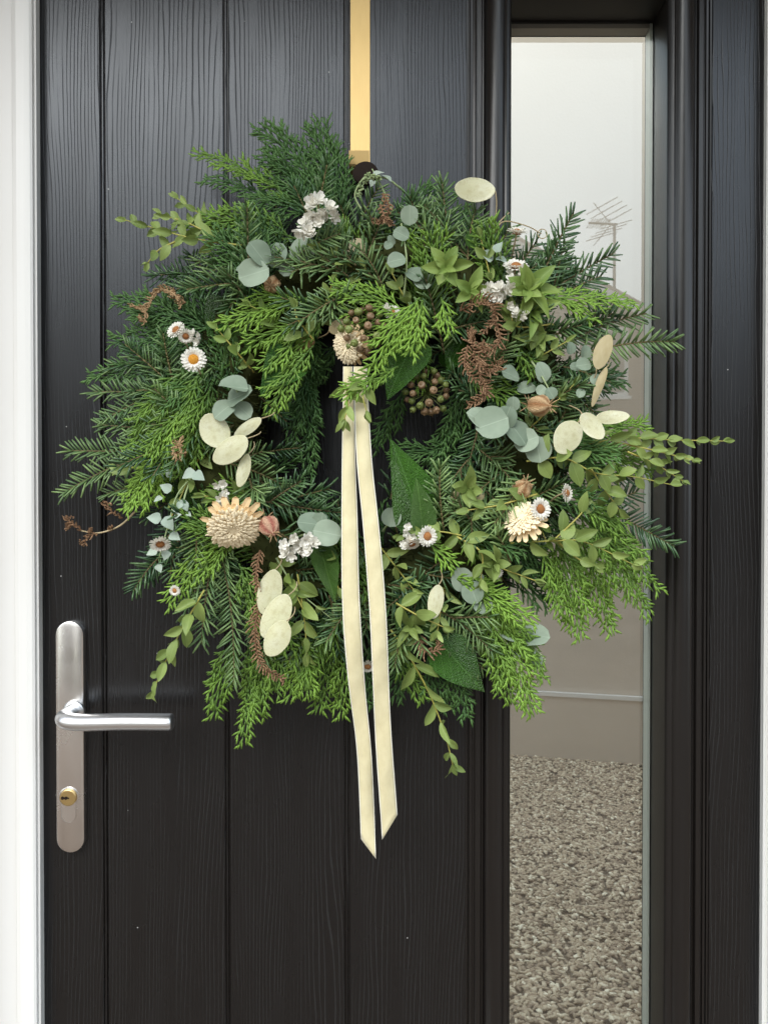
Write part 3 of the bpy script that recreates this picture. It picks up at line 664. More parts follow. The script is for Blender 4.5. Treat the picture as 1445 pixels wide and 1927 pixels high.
FRONT = Vector((0, -1, 0))
def cedar(B, T, width=0.42, bright=0.35, N=None, bend=None, dark=False, fine=True, dens=1.0):
    """flat feathery cypress spray from B to T"""
    ax = T - B; Ln = ax.length; N = (N or Vector((U(-.35, .35), -1, U(-.1, .5)))).normalized()
    bend = bend if bend is not None else Vector((U(-.06, .06), U(-.05, .02), U(.02, .12)))
    P = bez(B, (B + T) / 2 + bend * Ln, T, 24); s = Sticks(); st = Sticks()
    def pt(t):
        i = min(23, int(t * 24)); k_ = t * 24 - i; return P[i].lerp(P[i + 1], k_), (P[min(24, i + 1)] - P[i]).normalized()
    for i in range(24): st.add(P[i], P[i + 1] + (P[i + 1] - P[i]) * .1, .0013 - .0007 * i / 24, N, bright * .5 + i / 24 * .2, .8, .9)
    n = max(6, int(Ln / .0062 * dens)); sg = 1
    for i in range(n):
        t = (i + .6) / n; p, tg = pt(t); sg = -sg; side = tg.cross(N).normalized() * sg
        bl = Ln * width * 1.2 * (1 - t) ** .7 * min(1, .5 + 2.5 * t) * U(.65, 1.15) + .010
        an = R(U(18, 32)); d0 = (tg * math.cos(an) + side * math.sin(an) + N * U(-.28, .28)).normalized()
        bt = bright + U(-.1, .14)
        m_ = max(2, int(bl / .0052)); q = p.copy(); d1 = d0.copy(); s2 = 1
        for j in range(m_):
            u = j / m_; e_ = q + d1 * (bl / m_)
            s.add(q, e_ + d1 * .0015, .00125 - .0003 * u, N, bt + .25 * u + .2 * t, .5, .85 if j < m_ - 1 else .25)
            s2 = -s2; sd2 = d1.cross(N).normalized() * s2; l2 = min(.42 * bl, .018) * (1 - .55 * u) * U(.7, 1.15) + .005
            d2 = (d1 * .88 + sd2 * U(.36, .46) + N * U(-.1, .1)).normalized(); b0 = q.lerp(e_, .3); e2 = b0 + d2 * l2
            s.add(b0, e2, 0.00112, N, bt - .06 + .36 * u + .3 * t + U(-.06, .14), .45, .35)
            if fine and l2 > .012 and U(0, 1) < .5:
                for s3 in (-1, 1):
                    d3 = (d2 * .85 + d2.cross(N).normalized() * s3 * .4).normalized(); c0 = b0.lerp(e2, .35 + .22 * (s3 > 0))
                    s.add(c0, c0 + d3 * l2 * .42, .00085, N, bt + .35 * u + .3 * t + U(0, .2), .45, .4)
            d1 = (d1 + tg * .06 + Vector((0, 0, -.03))).normalized(); q = e_
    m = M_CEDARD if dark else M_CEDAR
    o = obj('cypress_spray', st.mesh('cypress_spray', B), m, wr, Matrix.Translation(B))
    tag(obj('scale_leaves', s.mesh('scale_leaves', B), m, o, Matrix.Translation(B)), kind='stuff')
    return o
def fir(B, T, bright=0.35, blue=False, N=None, bend=None, nl=.0235, shoots=1):
    """fir twig with combed needles, side shoots near the base"""
    N = (N or Vector((U(-.4, .4), -1, U(-.2, .5)))).normalized(); s = Sticks(); w_ = Sticks()
    def shoot(B, T, nl, bend):
        Ln = (T - B).length; P = bez(B, (B + T) / 2 + bend * Ln, T, 16); n = max(10, int(Ln / .0022))
        for i in range(16): w_.add(P[i], P[i + 1] + (P[i + 1] - P[i]) * .1, .0014 - .0006 * i / 16, N, .5, .9, .9)
        for i in range(n):
            t = (i + .5) / n; k_ = min(15, int(t * 16)); p = P[k_].lerp(P[k_ + 1], t * 16 - k_); tg = (P[k_ + 1] - P[k_]).normalized()
            side = tg.cross(N).normalized() * (1 if i % 2 else -1)
            an = R(66 - 34 * t ** 3 + U(-9, 9)); lift = U(-.15, .35)
            if i % 4 == 0: an *= .65; lift = U(.35, .9)
            d_ = (tg * math.cos(an) + side * math.sin(an) + N * lift).normalized(); l_ = nl * U(.75, 1.1) * (1 - .35 * t ** 4) * min(1, .6 + t * 4)
            mid = p + d_ * l_ * .55; d2 = (d_ + tg * .22 + N * U(-.12, .12)).normalized()
            s.add(p, p + d_ * l_ * .45 + d2 * l_ * .55, .00128, N + rv(.4), bright + U(-.25, .3), .3, .55)
        return P
    bend = bend if bend is not None else Vector((U(-.08, .08), U(-.05, .05), U(-.02, .1)))
    P = shoot(B, T, nl, bend); Ln = (T - B).length
    for k in range(shoots):
        t = U(.12, .5); p = P[int(t * 16)]; tg = (P[int(t * 16) + 1] - p).normalized(); sd_ = tg.cross(N).normalized() * (1 if k % 2 else -1)
        shoot(p, p + (tg * .75 + sd_ * .62 + N * U(-.15, .3)).normalized() * Ln * U(.35, .55), nl * .92, bend * .5)
    m = M_FIRB if blue else M_FIR
    o = obj('fir_twig', w_.mesh('fir_twig', B), M_BARK, wr, Matrix.Translation(B))
    tag(obj('needles', s.mesh('needles', B), m, o, Matrix.Translation(B)), kind='stuff'); return o

# ---- filler round the ring: what packs the body of the wreath
def ring_pt(th, r, d): return Vector((WC.x + r * PX * math.cos(th), -d, WC.z + r * PX * math.sin(th)))
K = 46
for i in range(K):  # greens kept low in colour to paint the deep shade inside the wreath
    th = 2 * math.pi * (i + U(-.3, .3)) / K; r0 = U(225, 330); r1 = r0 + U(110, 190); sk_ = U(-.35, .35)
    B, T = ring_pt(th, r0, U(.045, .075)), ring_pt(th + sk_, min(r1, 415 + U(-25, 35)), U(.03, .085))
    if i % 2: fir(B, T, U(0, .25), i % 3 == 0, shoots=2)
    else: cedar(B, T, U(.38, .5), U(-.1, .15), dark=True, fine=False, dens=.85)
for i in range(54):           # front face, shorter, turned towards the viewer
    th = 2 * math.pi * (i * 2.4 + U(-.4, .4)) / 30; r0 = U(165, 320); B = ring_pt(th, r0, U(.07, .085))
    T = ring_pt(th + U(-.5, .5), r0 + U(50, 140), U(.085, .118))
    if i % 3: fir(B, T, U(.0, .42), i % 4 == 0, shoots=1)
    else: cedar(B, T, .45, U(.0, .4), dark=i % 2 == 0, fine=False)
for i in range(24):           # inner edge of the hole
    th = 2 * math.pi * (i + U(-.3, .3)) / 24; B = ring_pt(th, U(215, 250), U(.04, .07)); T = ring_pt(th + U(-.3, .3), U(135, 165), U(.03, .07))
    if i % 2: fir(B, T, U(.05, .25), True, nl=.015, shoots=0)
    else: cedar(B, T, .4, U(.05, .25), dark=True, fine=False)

# ---- the sprays one can point at: (x0, y0, d0, x1, y1, d1, width, brightness, dark)
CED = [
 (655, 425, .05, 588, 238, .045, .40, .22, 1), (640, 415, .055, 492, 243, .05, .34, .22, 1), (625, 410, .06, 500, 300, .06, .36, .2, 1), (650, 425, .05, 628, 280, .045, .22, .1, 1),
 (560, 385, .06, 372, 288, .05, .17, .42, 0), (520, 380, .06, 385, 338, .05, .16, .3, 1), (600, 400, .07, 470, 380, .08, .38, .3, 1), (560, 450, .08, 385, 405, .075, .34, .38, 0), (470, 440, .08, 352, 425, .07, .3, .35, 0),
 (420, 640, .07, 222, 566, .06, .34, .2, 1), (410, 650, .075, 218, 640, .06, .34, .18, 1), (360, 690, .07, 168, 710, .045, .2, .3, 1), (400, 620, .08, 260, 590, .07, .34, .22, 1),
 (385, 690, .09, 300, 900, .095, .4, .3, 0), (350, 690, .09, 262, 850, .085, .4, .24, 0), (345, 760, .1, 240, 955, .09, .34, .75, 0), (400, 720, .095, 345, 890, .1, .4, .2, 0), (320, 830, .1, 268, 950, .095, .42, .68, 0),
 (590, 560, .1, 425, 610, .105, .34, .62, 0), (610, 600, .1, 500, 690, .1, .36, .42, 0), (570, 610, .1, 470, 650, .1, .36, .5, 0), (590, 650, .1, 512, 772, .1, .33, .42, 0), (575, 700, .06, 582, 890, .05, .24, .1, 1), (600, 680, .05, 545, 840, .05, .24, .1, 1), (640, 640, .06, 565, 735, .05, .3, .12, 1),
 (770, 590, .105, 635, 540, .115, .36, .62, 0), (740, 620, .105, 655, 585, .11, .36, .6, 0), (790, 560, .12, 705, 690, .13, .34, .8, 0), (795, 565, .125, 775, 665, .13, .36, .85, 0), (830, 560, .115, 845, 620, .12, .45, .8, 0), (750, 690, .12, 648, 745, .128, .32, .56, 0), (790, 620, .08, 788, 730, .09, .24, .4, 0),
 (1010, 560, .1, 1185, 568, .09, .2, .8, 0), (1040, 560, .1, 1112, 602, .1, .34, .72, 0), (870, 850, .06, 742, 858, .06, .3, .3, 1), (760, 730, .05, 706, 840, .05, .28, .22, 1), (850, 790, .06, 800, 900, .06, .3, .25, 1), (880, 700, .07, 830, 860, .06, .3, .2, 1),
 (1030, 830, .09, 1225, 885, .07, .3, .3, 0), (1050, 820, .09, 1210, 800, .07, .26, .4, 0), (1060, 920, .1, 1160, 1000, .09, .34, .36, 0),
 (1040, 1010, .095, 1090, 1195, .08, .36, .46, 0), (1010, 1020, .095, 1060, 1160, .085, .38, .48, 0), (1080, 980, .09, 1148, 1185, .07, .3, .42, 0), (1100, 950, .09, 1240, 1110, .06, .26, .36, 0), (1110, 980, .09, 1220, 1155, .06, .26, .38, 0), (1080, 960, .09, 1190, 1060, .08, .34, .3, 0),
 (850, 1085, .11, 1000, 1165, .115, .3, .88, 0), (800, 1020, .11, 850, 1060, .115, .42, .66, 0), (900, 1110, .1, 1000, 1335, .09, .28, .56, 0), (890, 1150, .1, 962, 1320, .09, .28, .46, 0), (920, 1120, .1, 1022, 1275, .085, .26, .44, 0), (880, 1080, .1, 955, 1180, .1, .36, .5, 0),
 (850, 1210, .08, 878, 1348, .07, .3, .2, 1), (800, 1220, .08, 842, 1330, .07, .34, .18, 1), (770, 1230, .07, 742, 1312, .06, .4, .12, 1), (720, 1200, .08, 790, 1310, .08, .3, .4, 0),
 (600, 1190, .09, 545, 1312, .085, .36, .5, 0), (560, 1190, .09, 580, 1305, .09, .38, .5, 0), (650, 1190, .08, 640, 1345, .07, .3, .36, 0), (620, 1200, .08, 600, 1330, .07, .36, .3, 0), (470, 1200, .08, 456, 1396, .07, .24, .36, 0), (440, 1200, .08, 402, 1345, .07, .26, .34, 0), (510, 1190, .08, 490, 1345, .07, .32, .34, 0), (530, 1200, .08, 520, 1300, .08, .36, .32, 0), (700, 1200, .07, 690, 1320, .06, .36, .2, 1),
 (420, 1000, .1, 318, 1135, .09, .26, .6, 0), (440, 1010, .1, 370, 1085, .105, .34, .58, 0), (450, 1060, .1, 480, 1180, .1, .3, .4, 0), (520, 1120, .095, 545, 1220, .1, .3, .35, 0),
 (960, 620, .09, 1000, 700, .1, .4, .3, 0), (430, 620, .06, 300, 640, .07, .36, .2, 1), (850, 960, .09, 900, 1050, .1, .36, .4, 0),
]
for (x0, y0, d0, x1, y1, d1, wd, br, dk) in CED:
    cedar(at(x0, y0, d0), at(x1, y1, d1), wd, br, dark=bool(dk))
# (x0, y0, d0, x1, y1, d1, brightness, blue, shoots)
FIR = [
 (650, 515, .1, 517, 484, .115, .42, 0, 1), (655, 520, .1, 590, 470, .11, .4, 0, 0), (670, 500, .1, 610, 440, .1, .3, 0, 1), (640, 560, .1, 565, 605, .118, .45, 0, 1), (620, 590, .1, 660, 555, .115, .45, 0, 0), (470, 500, .08, 372, 492, .08, .45, 0, 1), (440, 530, .07, 285, 520, .06, .2, 1, 2), (430, 480, .08, 505, 455, .09, .2, 1, 0),
 (850, 470, .09, 832, 345, .085, .36, 0, 1), (800, 480, .09, 800, 385, .09, .3, 0, 1), (880, 500, .09, 895, 395, .085, .36, 0, 1), (830, 480, .1, 795, 420, .11, .4, 0, 0), (920, 500, .09, 960, 425, .08, .3, 0, 1), (690, 480, .09, 720, 400, .09, .3, 0, 1), (720, 540, .1, 680, 470, .11, .3, 0, 0),
 (1010, 540, .08, 1078, 402, .07, .32, 1, 0), (1020, 560, .08, 1152, 478, .065, .25, 1, 1), (1060, 555, .075, 1130, 520, .07, .2, 1, 0), (960, 540, .07, 1010, 455, .06, .2, 1, 0), (930, 560, .08, 1010, 500, .08, .25, 1, 0),
 (1090, 665, .09, 1268, 643, .075, .42, 0, 0), (1080, 640, .08, 1215, 590, .065, .28, 0, 1), (1050, 650, .08, 1150, 590, .07, .2, 1, 1), (1060, 690, .09, 1150, 720, .08, .25, 1, 0), (1040, 720, .08, 1135, 790, .07, .3, 0, 1), (1000, 640, .09, 1080, 620, .1, .25, 0, 1),
 (1090, 930, .08, 1268, 1028, .05, .16, 1, 1), (1060, 880, .08, 1190, 900, .06, .2, 1, 0), (980, 1040, .08, 1040, 1110, .06, .1, 1, 1),
 (310, 850, .08, 132, 848, .06, .42, 0, 0), (300, 850, .085, 120, 928, .06, .48, 0, 0), (350, 760, .075, 178, 738, .055, .34, 0, 1), (360, 710, .08, 196, 790, .06, .3, 0, 1), (340, 820, .08, 190, 800, .065, .3, 0, 1), (340, 900, .08, 200, 930, .06, .38, 0, 1), (350, 660, .07, 210, 690, .05, .25, 0, 1),
 (350, 1010, .07, 252, 1112, .05, .18, 1, 1), (330, 980, .07, 280, 1090, .05, .15, 1, 0),
 (415, 1040, .095, 440, 1285, .09, .36, 0, 0), (440, 1010, .095, 345, 1160, .09, .32, 0, 1), (400, 1060, .1, 380, 1210, .09, .36, 0, 0), (470, 1080, .09, 500, 1250, .085, .3, 0, 1), (380, 960, .09, 370, 1060, .1, .4, 0, 0),
 (420, 870, .09, 535, 915, .095, .36, 0, 1), (480, 940, .095, 642, 965, .09, .24, 1, 1), (500, 960, .09, 620, 920, .08, .2, 1, 0), (470, 900, .1, 480, 960, .115, .4, 0, 1), (520, 1000, .1, 600, 1040, .1, .2, 1, 1),
 (810, 1140, .1, 925, 1225, .1, .4, 0, 1), (730, 1100, .1, 812, 1120, .1, .2, 1, 1), (800, 1080, .1, 860, 1090, .1, .2, 1, 0), (850, 1190, .09, 910, 1260, .08, .35, 0, 0), (560, 1180, .09, 540, 1260, .08, .3, 0, 1), (620, 1120, .09, 640, 1230, .08, .2, 1, 1),
 (835, 1000, .1, 828, 878, .105, .62, 0, 0), (985, 900, .11, 930, 985, .12, .66, 0, 0), (1005, 985, .11, 918, 985, .12, .66, 0, 0), (960, 1060, .1, 935, 1005, .115, .6, 0, 0), (890, 990, .1, 850, 930, .11, .4, 0, 1), (735, 940, .06, 745, 900, .06, .2, 1, 0), (780, 1000, .09, 880, 960, .1, .3, 0, 1),
 (960, 740, .09, 930, 830, .1, .3, 1, 1), (1000, 800, .09, 1060, 860, .1, .3, 1, 1), (900, 760, .08, 850, 700, .09, .2, 1, 1), (560, 480, .1, 640, 440, .11, .35, 0, 0),
]
FIR += [(900, 845, .085, 965, 905, .1, .3, 0, 1), (885, 860, .08, 835, 930, .095, .25, 1, 1), (965, 875, .085, 900, 925, .1, .35, 0, 1), (450, 640, .075, 400, 705, .085, .2, 1, 1), (440, 800, .085, 385, 850, .095, .3, 0, 1), (650, 1010, .085, 590, 965, .09, .25, 1, 1), (900, 800, .08, 870, 900, .085, .2, 1, 1), (540, 1060, .085, 610, 1110, .09, .25, 1, 1), (700, 1060, .08, 760, 1120, .09, .25, 0, 1), (840, 1050, .085, 780, 1090, .09, .2, 1, 1), (980, 690, .085, 1050, 740, .09, .25, 0, 1), (520, 560, .085, 470, 600, .09, .25, 0, 1)]
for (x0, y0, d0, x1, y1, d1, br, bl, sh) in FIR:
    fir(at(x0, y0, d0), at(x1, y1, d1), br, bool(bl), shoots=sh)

# ---- leaves as single pieces
def leaf_mesh(name, wf, nl=7, na=4, fold=.12, curl=.12, wave=0.0, twist=0.0):
    V = []; F = []
    for i in range(nl + 1):
        t = i / nl; wd = max(wf(t), .004); z = -curl * (t - .0) ** 2 + curl * .25 * t
        for j in range(na + 1):
            u = -1 + 2 * j / na; x = u * wd; zz = z + fold * abs(u) * wd * 2 - .0 + wave * math.sin(9 * t + 3 * u) * abs(u)
            a_ = twist * (t - .3); V.append((x * math.cos(a_) - zz * math.sin(a_) * 0, t, zz + x * math.sin(a_)))
    for i in range(nl):
        for j in range(na):
            q = i * (na + 1) + j; F.append((q, q + 1, q + na + 2, q + na + 1))
    return mesh(name, V, F)
def variants(name, wf, m, n=4, **kw):
    o = []
    for i in range(n):
        me = leaf_mesh(name, wf, fold=U(.02, .22), curl=U(-.05, .3), wave=U(0, .03), twist=U(-.5, .5), **kw); me.materials.append(m); o.append(me)
    return o
lanc = lambda t: .5 * math.sin(math.pi * t ** .85) ** .85
ovat = lambda t: .5 * (math.sin(math.pi * t ** .62)) ** .9 * (1 - .25 * t)
rond = lambda t: .5 * math.sqrt(max(0, 1 - (2 * t - 1) ** 2)) ** .9
ivyf = lambda t: .5 * (math.sin(math.pi * t ** .55) ** .8) * (1 - .35 * t ** 2)
L_OLIVE, L_LIME, L_ROUND = variants('leaf', lanc, M_OLIVE, 5), variants('leaf', lanc, M_LIME, 4), variants('leaf', rond, M_SILVER, 5, nl=11)
L_PALE, L_IVY, L_IVYM = variants('leaf', ovat, M_PALE, 4), variants('leaf', ivyf, M_IVY, 3, nl=10, na=6), variants('leaf', ivyf, M_IVYM, 3, nl=10, na=6)
def put_leaf(meshes, parent, B, d_, N, ln, wd):
    return obj('leaf', random.choice(meshes), None, parent, frame_of(d_, N, B, wd, ln, ln))
def stem_obj(name, pts, r0, r1, m, parent=None):
    k_ = len(pts); B = pts[0]
    v, f = tube([p - B for p in pts], [r0 + (r1 - r0) * i / (k_ - 1) for i in range(k_)], 6)
    return obj(name, mesh(name, v, f), m, parent or wr, Matrix.Translation(B))
def sprig(pts, n, ln, wd, meshes=None, name='eucalyptus_sprig', m=None, start=.15, ang=52, spin=.9, tip=.55, rad=.0011, joined=False):
    """stem with opposite pairs of narrow leaves, each pair turned against the last"""
    meshes = meshes or L_OLIVE; P = catmull([at(*p) for p in pts], 8); so_ = stem_obj(name, P, rad, rad * .5, m or M_STEM); k_ = len(P) - 1
    for i in range(n):
        t = start + (1 - start) * i / max(1, n - 1); q = min(k_ - 1, int(t * k_)); p = P[q].lerp(P[q + 1], t * k_ - q); tg = (P[q + 1] - P[q]).normalized()
        rot = (i % 2) * 1.2 * spin + U(-.4, .4); s0_ = tg.cross(FRONT).normalized(); ax2 = Matrix.Rotation(rot, 3, tg)
        sc = 1 - (1 - tip) * max(0, t - .4) / .6
        for sg in (-1, 1):
            if U(0, 1) < .05: continue
            side = ax2 @ (s0_ * sg); an = R((ang - 22 * t) + U(-14, 14)); d_ = (tg * math.cos(an) + side * math.sin(an)).normalized()
            nn = (FRONT + rv(.6)).normalized(); nn = nn if abs(nn.dot(d_)) < .9 else Vector((0, -.3, 1))
            put_leaf(meshes, so_, p, d_, nn, ln * sc * U(.8, 1.12), wd * sc * U(.85, 1.1))
    if joined:       # small hidden tips: their leaves stay one piece
        V = []; F = []; lv = [c_ for c_ in list(bpy.data.objects) if c_.parent == so_]
        for c_ in lv:
            o_ = len(V); Mx = Matrix.Translation(-P[0]) @ c_.matrix_basis; V += [Mx @ q_.co for q_ in c_.data.vertices]; F += [tuple(o_ + i_ for i_ in p_.vertices) for p_ in c_.data.polygons]
        for c_ in lv: bpy.data.objects.remove(c_)
        tag(obj('leaves', mesh('leaves', V, F), meshes[0].materials[0], so_, Matrix.Translation(P[0])), kind='stuff')
    tg = (P[-1] - P[-2]).normalized(); put_leaf(meshes, so_, P[-1] - tg * .002, (tg + rv(.2)).normalized(), FRONT + rv(.5), ln * tip, wd * tip)
    return so_
sprig([(455, 462, .09), (370, 450, .09), (300, 432, .08), (236, 414, .07)], 8, .024, .0115, start=.2)
sprig([(330, 455, .09), (300, 470, .09), (278, 495, .09)], 3, .02, .010)
sprig([(450, 470, .08), (400, 420, .075), (335, 374, .065)], 6, .024, .010, start=.35)
sprig([(420, 455, .085), (355, 420, .08), (305, 405, .075)], 5, .022, .010, start=.3)
sprig([(1080, 838, .1), (1180, 825, .1), (1270, 828, .09), (1362, 830, .08)], 10, .023, .011, start=.12, ang=40)
sprig([(1150, 830, .1), (1240, 850, .095), (1303, 866, .09)], 6, .019, .009, start=.25, ang=42)
sprig([(1180, 850, .1), (1230, 872, .09), (1284, 905, .08)], 6, .018, .0085, start=.25, ang=42)
sprig([(990, 868, .11), (1060, 862, .115), (1120, 890, .115), (1190, 897, .105), (1262, 912, .09)], 9, .028, .0145, start=.08, ang=66)
sprig([(1110, 880, .11), (1140, 925, .11), (1165, 960, .1)], 4, .027, .0135, start=.2)
sprig([(960, 1022, .11), (1040, 1018, .115), (1100, 1020, .11), (1190, 1062, .1)], 7, .029, .014, start=.15, ang=60)
sprig([(1040, 1018, .11), (1090, 970, .11), (1100, 950, .11)], 3, .026, .013)
sprig([(1050, 1020, .11), (1085, 1050, .11), (1120, 1065, .11)], 3, .024, .012)
sprig([(385, 1110, .1), (345, 1180, .1), (312, 1245, .09), (288, 1302, .08)], 9, .027, .0125, start=.1, ang=50)
sprig([(735, 1185, .1), (770, 1235, .1), (810, 1310, .09), (838, 1385, .08), (852, 1440, .075)], 9, .030, .012, start=.08, ang=55, rad=.0013)
sprig([(745, 1135, .11), (790, 1160, .115), (835, 1180, .11)], 4, .026, .0125, start=.1)
sprig([(560, 1080, .1), (572, 1160, .1), (578, 1230, .1)], 5, .03, .013, start=.1)
sprig([(520, 1050, .09), (560, 1110, .1), (625, 1165, .095)], 5, .022, .007, start=.1, m=M_SILVSTEM)
sprig([(1010, 930, .11), (940, 950, .12), (880, 960, .12)], 4, .027, .014)
sprig([(860, 1010, .11), (905, 1040, .12), (905, 1090, .12)], 4, .027, .013)
sprig([(880, 1010, .11), (820, 1000, .11), (760, 1010, .11)], 4, .024, .011)
sprig([(650, 720, .12), (655, 760, .13), (648, 790, .13)], 3, .026, .010, start=.1)
sprig([(690, 720, .12), (683, 745, .13), (690, 775, .13)], 2, .026, .010)
sprig([(300, 900, .09), (255, 880, .09), (225, 885, .085)], 3, .024, .013)
sprig([(590, 640, .1), (560, 600, .11), (555, 580, .11)], 2, .024, .012)
sprig([(1040, 610, .1), (975, 615, .115), (960, 590, .12)], 3, .03, .014)
# star-shaped shoot tips facing the viewer
def star(px, py, d, n, ln, wd, tilt=.45, meshes=None):
    c = at(px, py, d); b_ = c + Vector((U(-.01, .01), .03, U(-.01, .01))); so_ = stem_obj('eucalyptus_sprig', [b_, b_.lerp(c, .5), c], .0011, .0008, M_STEM)
    for ringi, (kk, sc, up) in enumerate(((n - 1, 1.0, tilt), (max(3, n - 3), .7, tilt + .4))):
        for i in range(kk):
            a_ = 2 * math.pi * (i + .5 * ringi + U(-.15, .15)) / kk; r_ = Vector((math.cos(a_), 0, math.sin(a_)))
            put_leaf(meshes or L_LIME, so_, c + FRONT * .002 * ringi, (r_ + FRONT * (up + U(-.3, .35))).normalized(), (FRONT - r_ * .4 + rv(.5)), ln * sc * U(.65, 1.15), wd * sc * U(.75, .95))
star(838, 505, .118, 7, .027, .0145); star(992, 548, .122, 8, .036, .017, .35); star(885, 550, .115, 6, .028, .014); star(1000, 585, .11, 5, .034, .015); star(880, 920, .11, 5, .028, .016, .6, L_OLIVE); star(930, 1060, .115, 5, .024, .011, .7, L_OLIVE)
star(770, 1180, .1, 4, .026, .012, .6, L_OLIVE); star(1010, 640, .1, 5, .026, .012, .5, L_OLIVE)

for i in range(16):           # short leafy tips tucked in between
    th = 2 * math.pi * (i + U(-.35, .35)) / 16; r0 = U(180, 330); q0, q1 = r0, r0 + U(70, 120); a1 = th + U(-.35, .35)
    fx = lambda a_, r_: (708 + r_ * math.cos(a_), 808 - r_ * math.sin(a_))
    (xa, ya), (xb, yb_) = fx(th, q0), fx(a1, q1)
    sprig([(xa, ya, .08), ((xa + xb) / 2, (ya + yb_) / 2, .098), (xb, yb_, .105)], 4, U(.02, .027), U(.009, .0125), random.choice([L_OLIVE, L_OLIVE, L_LIME]), joined=True)

# round silvery eucalyptus: leaves measured one by one (x, y of centre, radius px, direction the tip points in degrees, tilt)
def round_sprig(stem, leaves, meshes=None, m=None, name='silver_eucalyptus_sprig'):
    P = catmull([at(*p) for p in stem], 6); so_ = stem_obj(name, P, .0012, .0007, m or M_SILVSTEM)
    for (x, y, d_, r_, an, tl) in leaves:
        c = at(x, y, d_); ln = 2 * r_ * pxm(d_); dr = Vector((math.cos(R(an)), -math.sin(R(tl)) * .5, math.sin(R(an)))).normalized()
        put_leaf(meshes or L_ROUND, so_, c - dr * ln * .5, dr, FRONT + Vector((math.sin(R(tl)) * U(-1, 1), 0, math.sin(R(tl)))), ln, ln * U(.86, 1.0))
round_sprig([(530, 500, .1), (505, 495, .115), (480, 500, .12)], [(478, 515, .125, 30, 200, 10), (487, 478, .122, 27, 130, 30), (460, 505, .12, 16, 190, 30), (520, 480, .11, 24, 60, 40), (570, 470, .1, 26, 90, 30), (540, 505, .105, 16, 250, 20)])
round_sprig([(470, 780, .1), (450, 745, .115), (440, 715, .12)], [(440, 728, .128, 28, 175, 50), (452, 745, .12, 28, 20, 40), (422, 770, .12, 24, 215, 35), (458, 772, .118, 20, 320, 30)])
round_sprig([(760, 560, .1), (765, 490, .115), (755, 420, .115)], [(755, 440, .12, 16, 150, 10), (746, 489, .122, 18, 190, 20), (771, 405, .115, 18, 90, 30), (731, 461, .118, 9, 200, 20), (780, 515, .112, 18, 330, 40), (795, 530, .108, 18, 300, 30), (736, 452, .116, 10, 110, 30)])
round_sprig([(1000, 850, .1), (960, 815, .115), (920, 790, .118)], [(925, 797, .13, 33, 200, 8), (898, 788, .124, 24, 150, 25), (952, 785, .122, 22, 70, 30), (975, 815, .122, 26, 310, 20), (990, 830, .118, 24, 20, 25), (1012, 845, .116, 26, 280, 25), (965, 760, .11, 14, 90, 30)])
round_sprig([(560, 1010, .1), (590, 1000, .112), (615, 1000, .115)], [(615, 1003, .12, 27, 350, 10), (585, 985, .112, 26, 170, 30), (605, 985, .11, 22, 80, 30)])
round_sprig([(720, 1000, .08), (730, 985, .09), (735, 970, .095)], [(737, 973, .1, 19, 80, 10)])
round_sprig([(930, 1150, .09), (900, 1120, .1), (880, 1100, .105)], [(868, 1090, .108, 24, 110, 20), (890, 1115, .11, 22, 290, 30), (905, 1135, .105, 22, 310, 30), (895, 1090, .1, 16, 60, 20)])
round_sprig([(1120, 730, .1), (1105, 705, .115), (1095, 690, .118)], [(1100, 662, .115, 13, 90, 20), (1097, 687, .122, 15, 190, 20), (1120, 714, .12, 11, 300, 20), (1082, 690, .112, 10, 160, 30), (1072, 655, .108, 12, 100, 30), (1092, 740, .115, 10, 250, 30)])
round_sprig([(1000, 680, .1), (1020, 710, .112), (1035, 738, .115)], [(1036, 740, .12, 12, 300, 20), (1018, 735, .118, 11, 220, 20), (1020, 700, .112, 20, 120, 40), (960, 705, .108, 20, 160, 40), (990, 730, .1, 18, 200, 30)])
round_sprig([(1000, 1210, .08), (970, 1195, .09), (955, 1185, .09)], [(955, 1195, .095, 18, 170, 40), (1005, 1195, .085, 28, 5, 68), (985, 1220, .085, 24, 300, 60), (960, 1230, .085, 20, 250, 40), (1000, 1240, .08, 22, 320, 70)])
round_sprig([(740, 400, .08), (715, 345, .085), (700, 318, .085)], [(728, 335, .09, 14, 320, 60), (712, 328, .092, 12, 20, 50), (700, 345, .08, 8, 250, 40)], L_PALE)
round_sprig([(960, 520, .09), (940, 480, .1), (935, 460, .105)], [(938, 464, .108, 12, 60, 20), (915, 480, .1, 16, 150, 40), (945, 490, .1, 14, 330, 60), (960, 580, .11, 10, 200, 30)], L_PALE)
# pale sprig with buds at the lower left
round_sprig([(370, 890, .1), (335, 930, .105), (318, 985, .11), (300, 1050, .105)], [(312, 918, .115, 12, 150, 20), (355, 893, .112, 14, 210, 20), (375, 897, .115, 13, 330, 30), (290, 975, .11, 14, 170, 20), (318, 985, .118, 15, 300, 20), (345, 950, .112, 10, 250, 40), (298, 940, .11, 9, 200, 40), (312, 1045, .11, 10, 260, 30), (330, 1010, .11, 12, 330, 30), (286, 1040, .105, 11, 200, 30), (318, 890, .108, 9, 120, 30), (300, 1070, .1, 9, 300, 30), (335, 970, .115, 8, 20, 30)], L_PALE)
round_sprig([(360, 900, .1), (348, 935, .11), (345, 960, .11)], [(338, 952, .115, 8, 230, 20), (350, 955, .115, 8, 290, 20), (356, 968, .112, 6, 320, 20), (330, 960, .11, 6, 200, 20)], L_PALE)
